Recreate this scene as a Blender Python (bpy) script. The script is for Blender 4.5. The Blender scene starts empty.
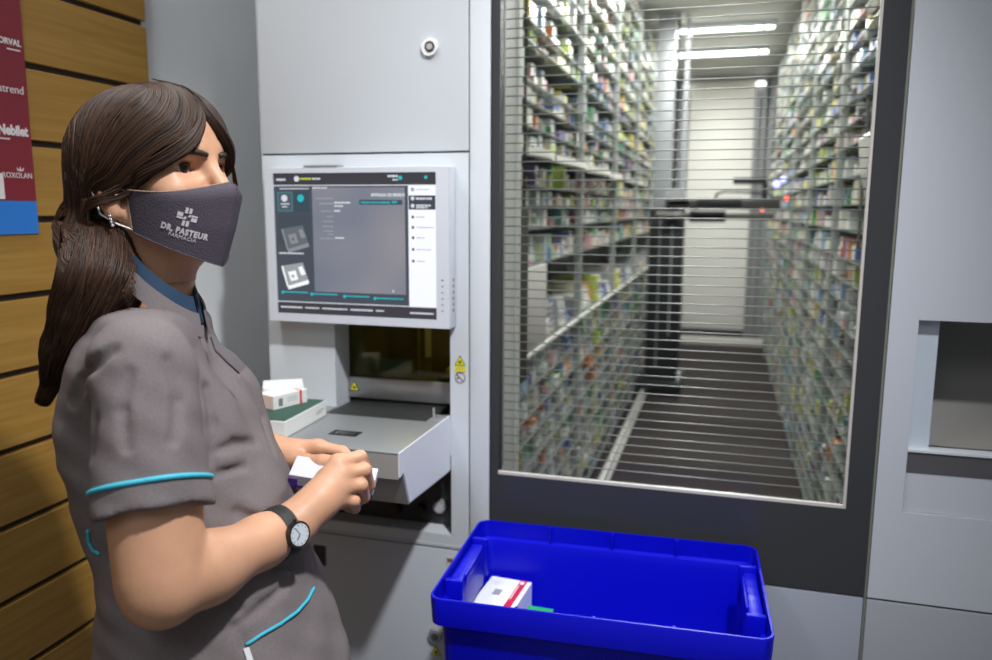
import bpy, bmesh, math, random
import numpy as np
from mathutils import Vector, Matrix
from mathutils.bvhtree import BVHTree

random.seed(7)
scene = bpy.context.scene
COL = scene.collection
PI = math.pi

# ------------------------------------------------------------------ camera
FPX, YAW, PITCH, ROLL = 788.8, 0.27996, 0.15309, 0.0048
CAM = np.array([0.0, -1.6, 1.5])
def cam_axes():
    cy, sy, cp, sp = math.cos(YAW), math.sin(YAW), math.cos(PITCH), math.sin(PITCH)
    fwd = np.array([-sy*cp, cy*cp, -sp]); right = np.array([cy, sy, 0.0]); up = np.cross(right, fwd)
    cr, sr = math.cos(ROLL), math.sin(ROLL)
    return np.array([right*cr + up*sr, up*cr - right*sr, fwd])
AX = cam_axes()
def atd(x, y, d):
    """world point seen at pixel x, y at depth d"""
    return CAM + (np.array([(x-496)/FPX, -(y-330)/FPX, 1.0])*d) @ AX
def aty(x, y, Y):
    r = np.array([(x-496)/FPX, -(y-330)/FPX, 1.0]) @ AX
    return CAM + r*(Y-CAM[1])/r[1]
def proj(p):
    c = AX @ (np.array(p)-CAM)
    return 496+FPX*c[0]/c[2], 330-FPX*c[1]/c[2], c[2]

cd = bpy.data.cameras.new('camera'); cam = bpy.data.objects.new('camera', cd); COL.objects.link(cam)
cd.sensor_width = 36; cd.lens = FPX*36/992; cd.clip_start = .05; cd.clip_end = 50
m = Matrix(((AX[0][0], AX[1][0], -AX[2][0], CAM[0]), (AX[0][1], AX[1][1], -AX[2][1], CAM[1]), (AX[0][2], AX[1][2], -AX[2][2], CAM[2]), (0, 0, 0, 1)))
cam.matrix_world = m
cd.dof.use_dof = True; cd.dof.focus_distance = 1.12; cd.dof.aperture_fstop = 3.4
scene.camera = cam
scene.view_settings.view_transform = 'Standard'
scene.view_settings.look = 'None'

# ------------------------------------------------------------------ materials
MAT = {}
def mat(name, color, rough=.5, metal=0.0, spec=.5, emit=None, emit_s=0, coat=0, noise=None, bump=None, trans=0, alpha=None):
    """noise=(scale, amount, stretch xyz) varies the colour; bump=(scale, strength)"""
    if name in MAT: return MAT[name]
    mt = bpy.data.materials.new(name); mt.use_nodes = True
    nt = mt.node_tree; b = nt.nodes['Principled BSDF']
    c = tuple(color)+(1,)
    b.inputs['Base Color'].default_value = c
    b.inputs['Roughness'].default_value = rough; b.inputs['Metallic'].default_value = metal
    b.inputs['Specular IOR Level'].default_value = spec
    b.inputs['Coat Weight'].default_value = coat
    b.inputs['Transmission Weight'].default_value = trans
    if emit:
        b.inputs['Emission Color'].default_value = tuple(emit)+(1,); b.inputs['Emission Strength'].default_value = emit_s
    if noise or bump:
        tc = nt.nodes.new('ShaderNodeTexCoord')
    if noise:
        mp = nt.nodes.new('ShaderNodeMapping'); nt.links.new(tc.outputs['Object'], mp.inputs[0])
        if len(noise) > 2: mp.inputs['Scale'].default_value = noise[2]
        n = nt.nodes.new('ShaderNodeTexNoise'); n.inputs['Scale'].default_value = noise[0]; n.inputs['Detail'].default_value = 5
        nt.links.new(mp.outputs[0], n.inputs['Vector'])
        r = nt.nodes.new('ShaderNodeValToRGB'); a = noise[1]
        r.color_ramp.elements[0].position = .3; r.color_ramp.elements[1].position = .7
        r.color_ramp.elements[0].color = tuple(max(0, v*(1-a)) for v in color)+(1,)
        r.color_ramp.elements[1].color = tuple(min(1, v*(1+a)) for v in color)+(1,)
        nt.links.new(n.outputs[0], r.inputs[0]); nt.links.new(r.outputs[0], b.inputs['Base Color'])
    if bump:
        n2 = nt.nodes.new('ShaderNodeTexNoise'); n2.inputs['Scale'].default_value = bump[0]; n2.inputs['Detail'].default_value = 4
        nt.links.new(tc.outputs['Object'], n2.inputs['Vector'])
        bp = nt.nodes.new('ShaderNodeBump'); bp.inputs['Strength'].default_value = bump[1]; bp.inputs['Distance'].default_value = .002
        nt.links.new(n2.outputs[0], bp.inputs['Height']); nt.links.new(bp.outputs[0], b.inputs['Normal'])
    MAT[name] = mt; return mt
def lin(r, g, b):
    return tuple(((v/255+.055)/1.055)**2.4 if v > 10 else v/255/12.92 for v in (r, g, b))
def glass_mat(name, tint=(1, 1, 1), refl=.6, body=None, body_amt=0.0, rough=0.0):
    mt = bpy.data.materials.new(name); mt.use_nodes = True; nt = mt.node_tree; nt.nodes.clear()
    o = nt.nodes.new('ShaderNodeOutputMaterial'); t = nt.nodes.new('ShaderNodeBsdfTransparent'); g = nt.nodes.new('ShaderNodeBsdfGlossy')
    t.inputs[0].default_value = tuple(tint)+(1,); g.inputs['Roughness'].default_value = rough
    fr = nt.nodes.new('ShaderNodeFresnel'); fr.inputs[0].default_value = 1.45
    mu = nt.nodes.new('ShaderNodeMath'); mu.operation = 'MULTIPLY'; mu.inputs[1].default_value = refl; nt.links.new(fr.outputs[0], mu.inputs[0])
    mx = nt.nodes.new('ShaderNodeMixShader'); nt.links.new(mu.outputs[0], mx.inputs[0]); nt.links.new(t.outputs[0], mx.inputs[1]); nt.links.new(g.outputs[0], mx.inputs[2])
    last = mx
    if body:
        d = nt.nodes.new('ShaderNodeBsdfDiffuse'); d.inputs[0].default_value = tuple(body)+(1,)
        m2 = nt.nodes.new('ShaderNodeMixShader'); m2.inputs[0].default_value = body_amt
        nt.links.new(mx.outputs[0], m2.inputs[1]); nt.links.new(d.outputs[0], m2.inputs[2]); last = m2
    nt.links.new(last.outputs[0], o.inputs[0]); MAT[name] = mt; return mt

# ------------------------------------------------------------------ mesh helpers
class MB:
    def __init__(s): s.bm = bmesh.new(); s.mi = 0
    def _tag(s, geom):
        for f in geom:
            if isinstance(f, bmesh.types.BMFace): f.material_index = s.mi
    def box(s, x0, x1, y0, y1, z0, z1, bev=0, mtx=None, seg=2):
        r = bmesh.ops.create_cube(s.bm, size=1)
        vs = r['verts']
        for v in vs: v.co = Vector(((x0+x1)/2+v.co.x*(x1-x0), (y0+y1)/2+v.co.y*(y1-y0), (z0+z1)/2+v.co.z*(z1-z0)))
        fs = list({f for v in vs for f in v.link_faces}); s._tag(fs)
        if bev:
            es = list({e for v in vs for e in v.link_edges})
            rr = bmesh.ops.bevel(s.bm, geom=es, offset=bev, segments=seg, affect='EDGES', profile=.5, material=s.mi)
            vs = list({v for f in rr['faces'] for v in f.verts} | {v for v in vs if v.is_valid})
            for f in rr['faces']: f.material_index = s.mi
        if mtx is not None:
            for v in vs: v.co = mtx @ v.co
        return s
    def cyl(s, p0, p1, r0, r1=None, n=20, cap=True):
        p0, p1 = Vector(p0), Vector(p1); r1 = r0 if r1 is None else r1
        d = (p1-p0); L = d.length; q = d.to_track_quat('Z', 'Y').to_matrix().to_4x4()
        r = bmesh.ops.create_cone(s.bm, cap_ends=cap, cap_tris=False, segments=n, radius1=r0, radius2=r1, depth=L, matrix=Matrix.Translation((p0+p1)/2) @ q)
        s._tag(list({f for v in r['verts'] for f in v.link_faces})); return s
    def sphere(s, c, r, n=20, sc=(1, 1, 1)):
        r_ = bmesh.ops.create_uvsphere(s.bm, u_segments=n, v_segments=max(6, n*2//3), radius=r, matrix=Matrix.Translation(c) @ Matrix.Diagonal((*sc, 1)))
        s._tag(list({f for v in r_['verts'] for f in v.link_faces})); return s
    def tube(s, pts, r, n=8, closed=False):
        pts = [Vector(p) for p in pts]; N = len(pts); rs = r if hasattr(r, '__len__') else [r]*N
        rings = []; prev = None
        for i, p in enumerate(pts):
            a = pts[(i-1) % N] if (closed or i > 0) else p; b = pts[(i+1) % N] if (closed or i < N-1) else p
            t = (b-a).normalized() if (b-a).length > 1e-9 else Vector((0, 0, 1))
            if prev is None:
                u = t.orthogonal().normalized()
            else:
                u = (prev - t*prev.dot(t)); u = u.normalized() if u.length > 1e-6 else t.orthogonal().normalized()
            prev = u; w = t.cross(u)
            rings.append([s.bm.verts.new(p+(u*math.cos(2*PI*k/n)+w*math.sin(2*PI*k/n))*rs[i]) for k in range(n)])
        R = range(N) if closed else range(N-1)
        for i in R:
            A, B = rings[i], rings[(i+1) % N]
            for k in range(n):
                f = s.bm.faces.new((A[k], A[(k+1) % n], B[(k+1) % n], B[k])); f.material_index = s.mi; f.smooth = True
        if not closed:
            for Rg, rev in ((rings[0], True), (rings[-1], False)):
                f = s.bm.faces.new(Rg[::-1] if rev else Rg); f.material_index = s.mi
        return s
    def prism(s, poly, axis, a, b):
        """poly: 2-D points; axis 'x','y','z' the extrusion axis from a to b"""
        def P(u, v, w): return {'x': (w, u, v), 'y': (u, w, v), 'z': (u, v, w)}[axis]
        A = [s.bm.verts.new(P(u, v, a)) for u, v in poly]; B = [s.bm.verts.new(P(u, v, b)) for u, v in poly]
        n = len(poly); fs = [s.bm.faces.new(A), s.bm.faces.new(B[::-1])]
        for i in range(n): fs.append(s.bm.faces.new((A[i], B[i], B[(i+1) % n], A[(i+1) % n])))
        s._tag(fs); bmesh.ops.recalc_face_normals(s.bm, faces=fs); return s
    def plate(s, outer, holes, y0, y1):
        """flat plate in the XZ plane (outer rect and rect holes), extruded y0..y1: cut in a grid of cells"""
        xs = sorted({outer[0], outer[1]} | {h[i] for h in holes for i in (0, 1)}); zs = sorted({outer[2], outer[3]} | {h[i] for h in holes for i in (2, 3)})
        bm = s.bm; V = {}
        def vert(i, j, k):
            if (i, j, k) not in V: V[i, j, k] = bm.verts.new((xs[i], (y0, y1)[k], zs[j]))
            return V[i, j, k]
        def solid(i, j):
            if i < 0 or j < 0 or i >= len(xs)-1 or j >= len(zs)-1: return False
            cx, cz = (xs[i]+xs[i+1])/2, (zs[j]+zs[j+1])/2
            return not any(h[0] < cx < h[1] and h[2] < cz < h[3] for h in holes)
        fs = []
        for i in range(len(xs)-1):
            for j in range(len(zs)-1):
                if not solid(i, j): continue
                fs.append(bm.faces.new([vert(i, j, 0), vert(i+1, j, 0), vert(i+1, j+1, 0), vert(i, j+1, 0)]))
                fs.append(bm.faces.new([vert(i, j+1, 1), vert(i+1, j+1, 1), vert(i+1, j, 1), vert(i, j, 1)]))
                for (di, dj), (a, b) in (((-1, 0), ((i, j), (i, j+1))), ((1, 0), ((i+1, j+1), (i+1, j))), ((0, -1), ((i+1, j), (i, j))), ((0, 1), ((i, j+1), (i+1, j+1)))):
                    if not solid(i+di, j+dj): fs.append(bm.faces.new([vert(*a, 0), vert(*b, 0), vert(*b, 1), vert(*a, 1)]))
        s._tag(fs); bmesh.ops.recalc_face_normals(bm, faces=fs); return s
    def build(s, name, mats, parent=None, smooth=False, auto=None):
        me = bpy.data.meshes.new(name); s.bm.to_mesh(me); s.bm.free()
        return link(name, me, mats, parent, smooth, auto)
def link(name, me, mats, parent=None, smooth=False, auto=None):
    if not isinstance(mats, (list, tuple)): mats = [mats]
    for x in mats: me.materials.append(x)
    o = bpy.data.objects.new(name, me); COL.objects.link(o)
    if smooth: me.polygons.foreach_set('use_smooth', [True]*len(me.polygons))
    if auto:
        me.polygons.foreach_set('use_smooth', [True]*len(me.polygons)); me.set_sharp_from_angle(angle=math.radians(auto))
    if parent: setparent(o, parent)
    return o
def setparent(o, p):
    o.parent = p; o.matrix_parent_inverse = world_of(p).inverted()
def world_of(o):
    w = o.matrix_basis.copy()
    if o.parent: w = world_of(o.parent) @ o.matrix_parent_inverse @ w
    return w
def tag(o, label=None, cat=None, group=None, kind=None):
    if label: o['label'] = label
    if cat: o['category'] = cat
    if group: o['group'] = group
    if kind: o['kind'] = kind
    return o
def thing(name, loc, label, cat, group=None):
    o = bpy.data.objects.new(name, None); COL.objects.link(o); o.location = loc; o.empty_display_size = .05
    return tag(o, label, cat, group)
def text_mesh(body, size, extrude=0.0003, align='CENTER', bold=0.0, xscale=1.0, spacing=1.0):
    """lettering as mesh in XY plane, centred"""
    cu = bpy.data.curves.new('lettering', 'FONT'); cu.body = body; cu.size = size; cu.align_x = align; cu.align_y = 'CENTER'
    cu.extrude = extrude; cu.space_character = spacing; cu.offset = bold; cu.resolution_u = 3
    ob = bpy.data.objects.new('lettering', cu); COL.objects.link(ob)
    dg = bpy.context.evaluated_depsgraph_get(); me = bpy.data.meshes.new_from_object(ob.evaluated_get(dg))
    bpy.data.objects.remove(ob); bpy.data.curves.remove(cu)
    me.materials.clear()
    if xscale != 1: me.transform(Matrix.Diagonal((xscale, 1, 1, 1)))
    return me
def lettering(name, body, size, mtx, material, parent, **k):
    me = text_mesh(body, size, **k); me.transform(mtx)
    return link(name, me, material, parent)
FACE_Y = Matrix(((1, 0, 0, 0), (0, 0, -1, 0), (0, 1, 0, 0), (0, 0, 0, 1)))      # XY text -> XZ plane facing -y
FACE_X = Matrix(((0, 0, 1, 0), (1, 0, 0, 0), (0, 1, 0, 0), (0, 0, 0, 1)))       # XY text -> YZ plane facing +x
T = Matrix.Translation
def ordinal(n):
    w = ['zeroth', 'first', 'second', 'third', 'fourth', 'fifth', 'sixth', 'seventh', 'eighth', 'ninth', 'tenth', 'eleventh', 'twelfth', 'thirteenth', 'fourteenth', 'fifteenth', 'sixteenth', 'seventeenth', 'eighteenth', 'nineteenth', 'twentieth']
    if n <= 20: return w[n]
    t = {2: 'twenty', 3: 'thirty', 4: 'forty', 5: 'fifty', 6: 'sixty', 7: 'seventy', 8: 'eighty', 9: 'ninety'}
    if n >= 100: return 'hundred and '+ordinal(n-100) if n > 100 else 'hundredth'
    return (t[n//10]+'-'+w[n % 10]) if n % 10 else t[n//10][:-1]+'ieth'
# ------------------------------------------------------------------ room
white = mat('white_enamel', lin(196, 201, 206), .38, spec=.4, noise=(1.5, .03))
grey_l = mat('light_grey_enamel', lin(182, 187, 196), .4, spec=.4, noise=(1.5, .03))
black = mat('black_plastic', lin(28, 28, 30), .45)
dark_gap = mat('dark_gap', lin(40, 40, 42), .8)
steel = mat('brushed_steel', lin(165, 165, 165), .34, metal=.85, noise=(40, .08, (1, 30, 30)))
alum = mat('satin_aluminium', lin(190, 192, 195), .35, metal=.6)
print_grey = mat('print_grey', lin(120, 122, 125), .6)
print_black = mat('print_black', lin(30, 30, 32), .6)

def wood_mat():
    mt = mat('oak_slat', lin(176, 132, 72), .5, spec=.3)
    nt = mt.node_tree; b = nt.nodes['Principled BSDF']
    tc = nt.nodes.new('ShaderNodeTexCoord'); mp = nt.nodes.new('ShaderNodeMapping'); mp.inputs['Scale'].default_value = (1, 1.2, 26)
    nt.links.new(tc.outputs['Object'], mp.inputs[0])
    n = nt.nodes.new('ShaderNodeTexNoise'); n.inputs['Scale'].default_value = 3.2; n.inputs['Detail'].default_value = 8; n.inputs['Distortion'].default_value = .5
    nt.links.new(mp.outputs[0], n.inputs[0])
    r = nt.nodes.new('ShaderNodeValToRGB'); e = r.color_ramp.elements
    e[0].position = .3; e[0].color = (*lin(150, 111, 48), 1); e[1].position = .72; e[1].color = (*lin(170, 131, 64), 1)
    nt.links.new(n.outputs[0], r.inputs[0]); nt.links.new(r.outputs[0], b.inputs['Base Color']); return mt
wood = wood_mat()
groove = mat('slat_groove', lin(48, 36, 26), .7)
wallp = mat('grey_wall_paint', lin(228, 230, 231), .8, noise=(3, .03))
floor_m = mat('grey_vinyl_floor', lin(120, 120, 122), .5, noise=(8, .1))

b = MB(); b.box(-1.42, 2.6, -3.2, 0, -.05, 0); tag(b.build('floor', floor_m), kind='structure')
b = MB(); b.box(-1.40, -1.318, -3.2, 1.2, 0, 2.95); wl = tag(b.build('wall_left', wallp), kind='structure')
# slatted wood lining: boards with dark grooves between them
b = MB(); b.mi = 1; b.box(-1.318, -1.311, -3.0, -.004, .0, 2.9); b.mi = 0
gz = [1.767+.1465*k for k in range(-12, 8)]
for a, c in zip(gz[:-1], gz[1:]):
    if c < 0: continue
    b.box(-1.316, -1.300, -3.0, 0, max(0, a+.0065), min(2.9, c-.0065), .0015)
sw = b.build('slat_boards', [wood, groove], wl)

# poster on the slat wall
pmat = mat('burgundy_poster_print', lin(128, 30, 44), .55, noise=(6, .06))
pblue = mat('blue_poster_print', lin(40, 120, 205), .55)
pwhite = mat('poster_lettering_white', lin(225, 218, 216), .6)
pt = thing('poster', (-1.298, -.55, 1.45), 'burgundy sponsor poster with white brand names and blue bottom band on wooden wall', 'poster')
b = MB(); b.box(-1.2995, -1.297, -.95, -.347, 1.51, 2.12); b.build('printed_field', pmat, pt)
b = MB(); b.box(-1.2995, -1.2968, -.95, -.347, 1.447, 1.5095); b.build('blue_band', pblue, pt)
def wall_text(s, y, z, size, **k):
    me = text_mesh(s, size, extrude=.0002, align='RIGHT', **k); me.transform(T((-1.2966, y, z)) @ FACE_X); return link('brand_lettering', me, pwhite, pt)
wall_text('NORVAL', -.353, 1.802, .0155, bold=.0005)
b = MB(); b.box(-1.2968, -1.2964, -.385, -.356, 1.788, 1.7905); b.build('tagline', pwhite, pt)
wall_text('alatrend', -.355, 1.716, .0215)
wall_text('Nebilet', -.354, 1.640, .0255, bold=.0011, xscale=.86)
b = MB(); b.box(-1.2968, -1.2964, -.426, -.395, 1.623, 1.6255); b.build('tagline', pwhite, pt)
wall_text('ROXOLAN', -.352, 1.557, .0145, xscale=.95)
# little emblem above the O
b = MB()
for a in (-1, 0, 1):
    b.prism([(-.378+a*.004-.002, 1.566), (-.378+a*.004+.002, 1.566), (-.378+a*.008, 1.575-abs(a)*.002)], 'x', -1.2968, -1.2964)
b.build('emblem', pwhite, pt)
b = MB(); b.box(-1.2968, -1.2964, -.55, -.417, 1.513, 1.560); b.build('white_label_box', pwhite, pt)

# ------------------------------------------------------------------ operator cabinet (left unit)
Z0 = 1.0471                                     # tray top height
cab = thing('operator_cabinet', (-.766, .5, 0), 'light grey steel cabinet unit with monitor and delivery opening', 'cabinet')
b = MB(); b.box(-1.010, -.5215, 0, .022, 1.6185, 2.95, .002)
ud = b.build('upper_door', white, cab, auto=30)
b = MB(); b.cyl((-.605, .0, 1.828), (-.605, -.008, 1.828), .0195, .017, 32); lk = b.build('lock', mat('lock_white', lin(222, 222, 222), .3), ud, auto=40)
b = MB(); b.cyl((-.603, -.008, 1.829), (-.603, -.0095, 1.829), .011, n=24); b.build('lock_ring', mat('lock_dark', lin(90, 90, 92), .3, metal=.6), lk, auto=40)
b = MB(); b.cyl((-.603, -.0095, 1.829), (-.603, -.0105, 1.829), .0065, n=24); b.box(-.6045, -.6015, -.0108, -.0104, 1.825, 1.833); b.build('key_core', mat('lock_core', lin(205, 205, 205), .3, metal=.5), lk, auto=40)
# middle front with delivery opening and low recess
OP = (-.842, -.5635, 1.040, 1.42); LR = (-.97, -.5625, .7675, .955)
b = MB(); b.plate((-1.010, -.5215, .7375, 1.6145), [OP, LR], 0, .022); b.build('middle_front', white, cab)
b = MB(); b.box(-1.0105, -.5215, -.0012, .0, .7375, .744); b.build('seam_strip', grey_l, cab)
b = MB()   # jambs of the delivery opening
b.box(-.847, -.8415, .0005, .070, 1.035, 1.4195); b.box(-.5640, -.5585, .0005, .30, 1.035, 1.4195); b.box(-.847, -.5585, .0225, .070, 1.4195, 1.425)
b.build('opening_jamb', grey_l, cab)
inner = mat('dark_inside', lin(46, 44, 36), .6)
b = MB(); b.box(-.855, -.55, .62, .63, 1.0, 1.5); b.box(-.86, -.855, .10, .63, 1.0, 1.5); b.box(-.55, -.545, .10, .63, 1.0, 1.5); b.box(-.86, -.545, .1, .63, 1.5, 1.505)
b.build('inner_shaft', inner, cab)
b = MB(); b.box(-.80, -.78, .35, .37, 1.0, 1.5); b.box(-.76, -.70, .40, .42, 1.0, 1.5); b.box(-.66, -.64, .45, .47, 1.0, 1.5); b.build('shaft_post', mat('shaft_olive', lin(120, 118, 70), .4), cab)
b = MB(); b.box(-.845, -.5585, .071, .075, 1.10, 1.44); b.build('amber_window', glass_mat('amber_acrylic', (.78, .74, .30), .9), cab)
b = MB(); b.box(-.8405, -.5645, .058, .0705, 1.056, 1.106, .003); bar = b.build('steel_bar', steel, cab, auto=30)
stick_y = mat('sticker_yellow', lin(222, 212, 30), .5); stick_w = mat('sticker_white', lin(220, 214, 214), .5); stick_k = mat('sticker_black', lin(35, 30, 34), .5)
def tri_sticker(cx, cz, s, y, parent, name='laser_sticker'):
    b = MB(); b.mi = 1; b.prism([(cx-s, cz-s*.85), (cx+s, cz-s*.85), (cx, cz+s*.95)], 'y', y, y-.0006); b.mi = 0
    k = .80; b.prism([(cx-s*k, cz-s*.85*k-.0006), (cx+s*k, cz-s*.85*k-.0006), (cx, cz+s*.95*k-.0006)], 'y', y-.0006, y-.001); b.mi = 1
    for i in range(8):
        a = i*PI/4; c, sn = math.cos(a), math.sin(a); r = s*.34; w = s*.05
        b.prism([(cx+sn*w, cz-s*.25-c*w), (cx-sn*w, cz-s*.25+c*w), (cx+c*r-sn*w, cz-s*.25+sn*r+c*w), (cx+c*r+sn*w, cz-s*.25+sn*r-c*w)], 'y', y-.001, y-.0013)
    return b.build(name, [stick_y, stick_k], parent)
tri_sticker(-.824, 1.084, .013, .0575, bar)
# stickers beside the opening
st = tri_sticker(-.541, 1.172, .0125, -.0002, cab)
b = MB(); b.box(-.5535, -.5285, -.0012, -.0002, 1.1475, 1.1600); b.mi = 1
for k in range(2): b.box(-.5515, -.5305, -.0014, -.0011, 1.1565-k*.004, 1.1575-k*.004)
b.build('sticker_caption', [stick_y, print_grey], cab)
b = MB(); pts = [(-.541+.0115*math.cos(a), -.0008, 1.134+.0115*math.sin(a)) for a in [2*PI*i/28 for i in range(28)]]
b.tube(pts, .0008, 6, True); b.tube([(-.549, -.0008, 1.142), (-.533, -.0008, 1.126)], .0008, 6); b.sphere((-.546, -.0008, 1.133), .0024, 10)
b.build('no_touching_sticker', mat('sticker_ring', lin(96, 62, 66), .5), cab)
# low recess
b = MB(); b.box(-.975, -.5575, .05, .06, .76, .98); b.box(-.975, -.9695, .0005, .06, .78, .955); b.box(-.5630, -.5575, .0005, .06, .78, .955); b.box(-.975, -.5575, .0225, .06, .955, .98)
b.build('recess_lining', mat('recess_dark', lin(60, 62, 64), .4), cab)
b = MB(); b.box(-.9695, -.5630, .0005, .06, .76, .7690)
b.build('recess_sill', white, cab)
for x, z, r, mm in ((-.604, .818, .0145, alum), (-.652, .805, .0125, black), (-.72, .80, .018, black)):
    b = MB(); b.cyl((x, .05, z), (x, .03, z-.001), r, n=24); q = b.build('push_button', mm, cab, auto=40)
    b = MB(); b.cyl((x, .03, z-.001), (x, .0285, z-.001), r*.78, n=24); b.build('button_cap', mat('button_face', lin(185, 187, 190), .35) if mm is alum else mat('button_dark', lin(40, 42, 48), .2), q, auto=40)
# lower door
b = MB(); b.box(-1.010, -.5215, 0, .022, .03, .7335, .002); ld = b.build('lower_door', grey_l, cab, auto=30)
b = MB(); b.box(-.912, -.880, -.003, 0, .652, .702, .001); b.box(-.903, -.889, -.006, -.003, .664, .69, .001); b.build('latch', mat('latch_dark', lin(50, 50, 54), .4), ld, auto=30)
b = MB(); b.cyl((-.602, .0, .519), (-.602, -.008, .519), .018, .016, 28); k = b.build('lock', mat('lock_grey', lin(150, 150, 155), .3, metal=.3), ld, auto=40)
b = MB(); b.cyl((-.602, -.008, .519), (-.602, -.010, .519), .009, n=20); b.build('key_core', MAT['lock_dark'], k, auto=40)
tri_sticker(-.602, .480, .013, -.0002, ld, 'warning_sticker')
b = MB(); b.box(-.575, -.557, -.0008, -.0001, .695, .715); b.mi = 1; b.box(-.573, -.559, -.001, -.0008, .703, .712); b.build('small_sticker', [mat('sticker_cream', lin(205, 200, 175), .5), mat('sticker_brown', lin(120, 95, 60), .5)], ld)
# sides
b = MB(); b.box(-1.012, -1.0102, .0, .63, 0, 2.95); b.build('side_panel', grey_l, cab)
b = MB(); b.box(-1.008, -.525, .02, .6, 0, .03); b.build('plinth', black, cab)
b = MB(); b.box(-.5185, -.4745, -.001, .022, 0, 2.95, .002); b.build('trim_column', white, cab, auto=30)

# ------------------------------------------------------------------ monitor
mon = thing('touch_monitor', (-.766, -.02, 1.24), 'wall-mounted grey touch monitor with dark pharmacy order screen above the tray', 'monitor')
mx0, mx1, mz0, mz1, my = -.981, -.5475, 1.2455, 1.5865, -.045
bez = mat('monitor_grey_plastic', lin(196, 200, 208), .4)
sx0, sx1, sz0, sz1 = -.958, -.578, 1.2655, 1.5735
b = MB(); b.box(mx0, mx1, my+.006, -.001, mz0, mz1, .006); b.build('housing', bez, mon, auto=40)
b = MB(); b.plate((mx0+.002, mx1-.002, mz0+.002, mz1-.002), [(sx0, sx1, sz0, sz1)], my, my+.0065); b.build('bezel', bez, mon)
b = MB(); b.box(mx0+.095, mx0+.175, my+.006, -.004, mz1-.0005, mz1+.004, .001); b.build('top_tab', print_grey, mon)
def emis(name, rgb, s=1.0, rough=.25):
    c = lin(*rgb); return mat(name, tuple(v*.25 for v in c), rough, emit=c, emit_s=s)
def grad_screen():
    mt = emis('screen_display', (110, 114, 126)); nt = mt.node_tree; bb = nt.nodes['Principled BSDF']
    tc = nt.nodes.new('ShaderNodeTexCoord'); n = nt.nodes.new('ShaderNodeTexNoise'); n.inputs['Scale'].default_value = 5; n.inputs['Detail'].default_value = 1
    nt.links.new(tc.outputs['Object'], n.inputs[0]); r = nt.nodes.new('ShaderNodeValToRGB'); e = r.color_ramp.elements
    e[0].position = .35; e[0].color = (*lin(104, 111, 126), 1); e[1].position = .65; e[1].color = (*lin(134, 131, 137), 1)
    nt.links.new(n.outputs[0], r.inputs[0]); nt.links.new(r.outputs[0], bb.inputs['Emission Color']); return mt
b = MB(); b.box(sx0-.002, sx1+.002, my+.003, my+.005, sz0-.002, sz1+.002); scr = b.build('screen', emis('screen_back', (66, 72, 82)), mon)
W, Hh = sx1-sx0, sz1-sz0
def ui(rects, name, mt, lift):
    b = MB()
    for (u0, v0, u1, v1) in rects:     # u right, v down, 0..1 of the screen
        b.box(sx0+u0*W, sx0+u1*W, my+.003-lift, my+.003, sz1-v1*Hh, sz1-v0*Hh)
    return b.build(name, mt, scr)
ui([(0, 0, 1, .082)], 'menu_bar', emis('ui_bar', (58, 58, 64)), .0004); ui([(0, .922, 1, 1)], 'status_bar', MAT['ui_bar'], .0004)
ui([(.245, .10, .815, .835)], 'order_pane', grad_screen(), .0003)
ui([(.835, .087, 1, .918)], 'sidebar', emis('ui_white', (226, 228, 238)), .0004)
ui([(0, .083, 1, .089)], 'divider_line', emis('ui_line', (200, 204, 210)), .0005); ui([(0, .912, .835, .918)], 'divider_line', MAT['ui_line'], .0005)
ui([(.02, .125, .225, .27)], 'tile_panel', emis('ui_tile', (54, 70, 80)), .0004)
ui([(.022, .13, .12, .268)], 'tile_button', emis('ui_teal_tile', (66, 120, 124)), .0005)
ui([(.028, .137, .114, .261)], 'tile_button', emis('ui_tile_face', (72, 84, 92)), .0006)
ui([(.02, .29, .225, .50)], 'preview_panel', emis('ui_preview', (62, 70, 78)), .0004)
ui([(.838, .155, .995, .25)], 'selected_entry', emis('ui_sel', (62, 66, 78)), .0006)
ui([(.54, .185, .80, .218)], 'order_field', emis('ui_field', (58, 72, 86)), .0006)
def disc(u, v, r, name, mt, lift=.0009):
    b = MB(); c = (sx0+u*W, sz1-v*Hh); b.cyl((c[0], my+.003, c[1]), (c[0], my+.003-lift, c[1]), r, n=16); return b.build(name, mt, scr)
tw = emis('ui_text_white', (196, 200, 204)); tt = emis('ui_text_teal', (40, 170, 178)); ty = emis('ui_text_yellow', (190, 200, 60)); tdk = emis('ui_text_grey', (150, 152, 160))
disc(.067, .175, .0075, 'icon', tw); disc(.172, .175, .008, 'icon', tt); disc(.15, .04, .0062, 'icon', tw); disc(.79, .037, .0045, 'icon', tt); disc(.94, .034, .0035, 'icon', tt)
for v in (.115, .175, .225): disc(.862, v, .0042, 'icon', tw if v > .12 else tdk, .001)
for v in (.30, .37, .44, .52, .60): disc(.862, v, .0030, 'icon', emis('ui_icon_dark', (60, 60, 66)))
def dashes(u0, u1, v, h, rnd, out):
    u = u0; row = []; out.append(row)
    while u < u1:
        w = rnd.uniform(.006, .02); row.append((u, v-h/2, min(u+w, u1), v+h/2)); u += w+.003
rn = random.Random(3); L_w, L_t, L_g, L_y = [], [], [], []
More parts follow.
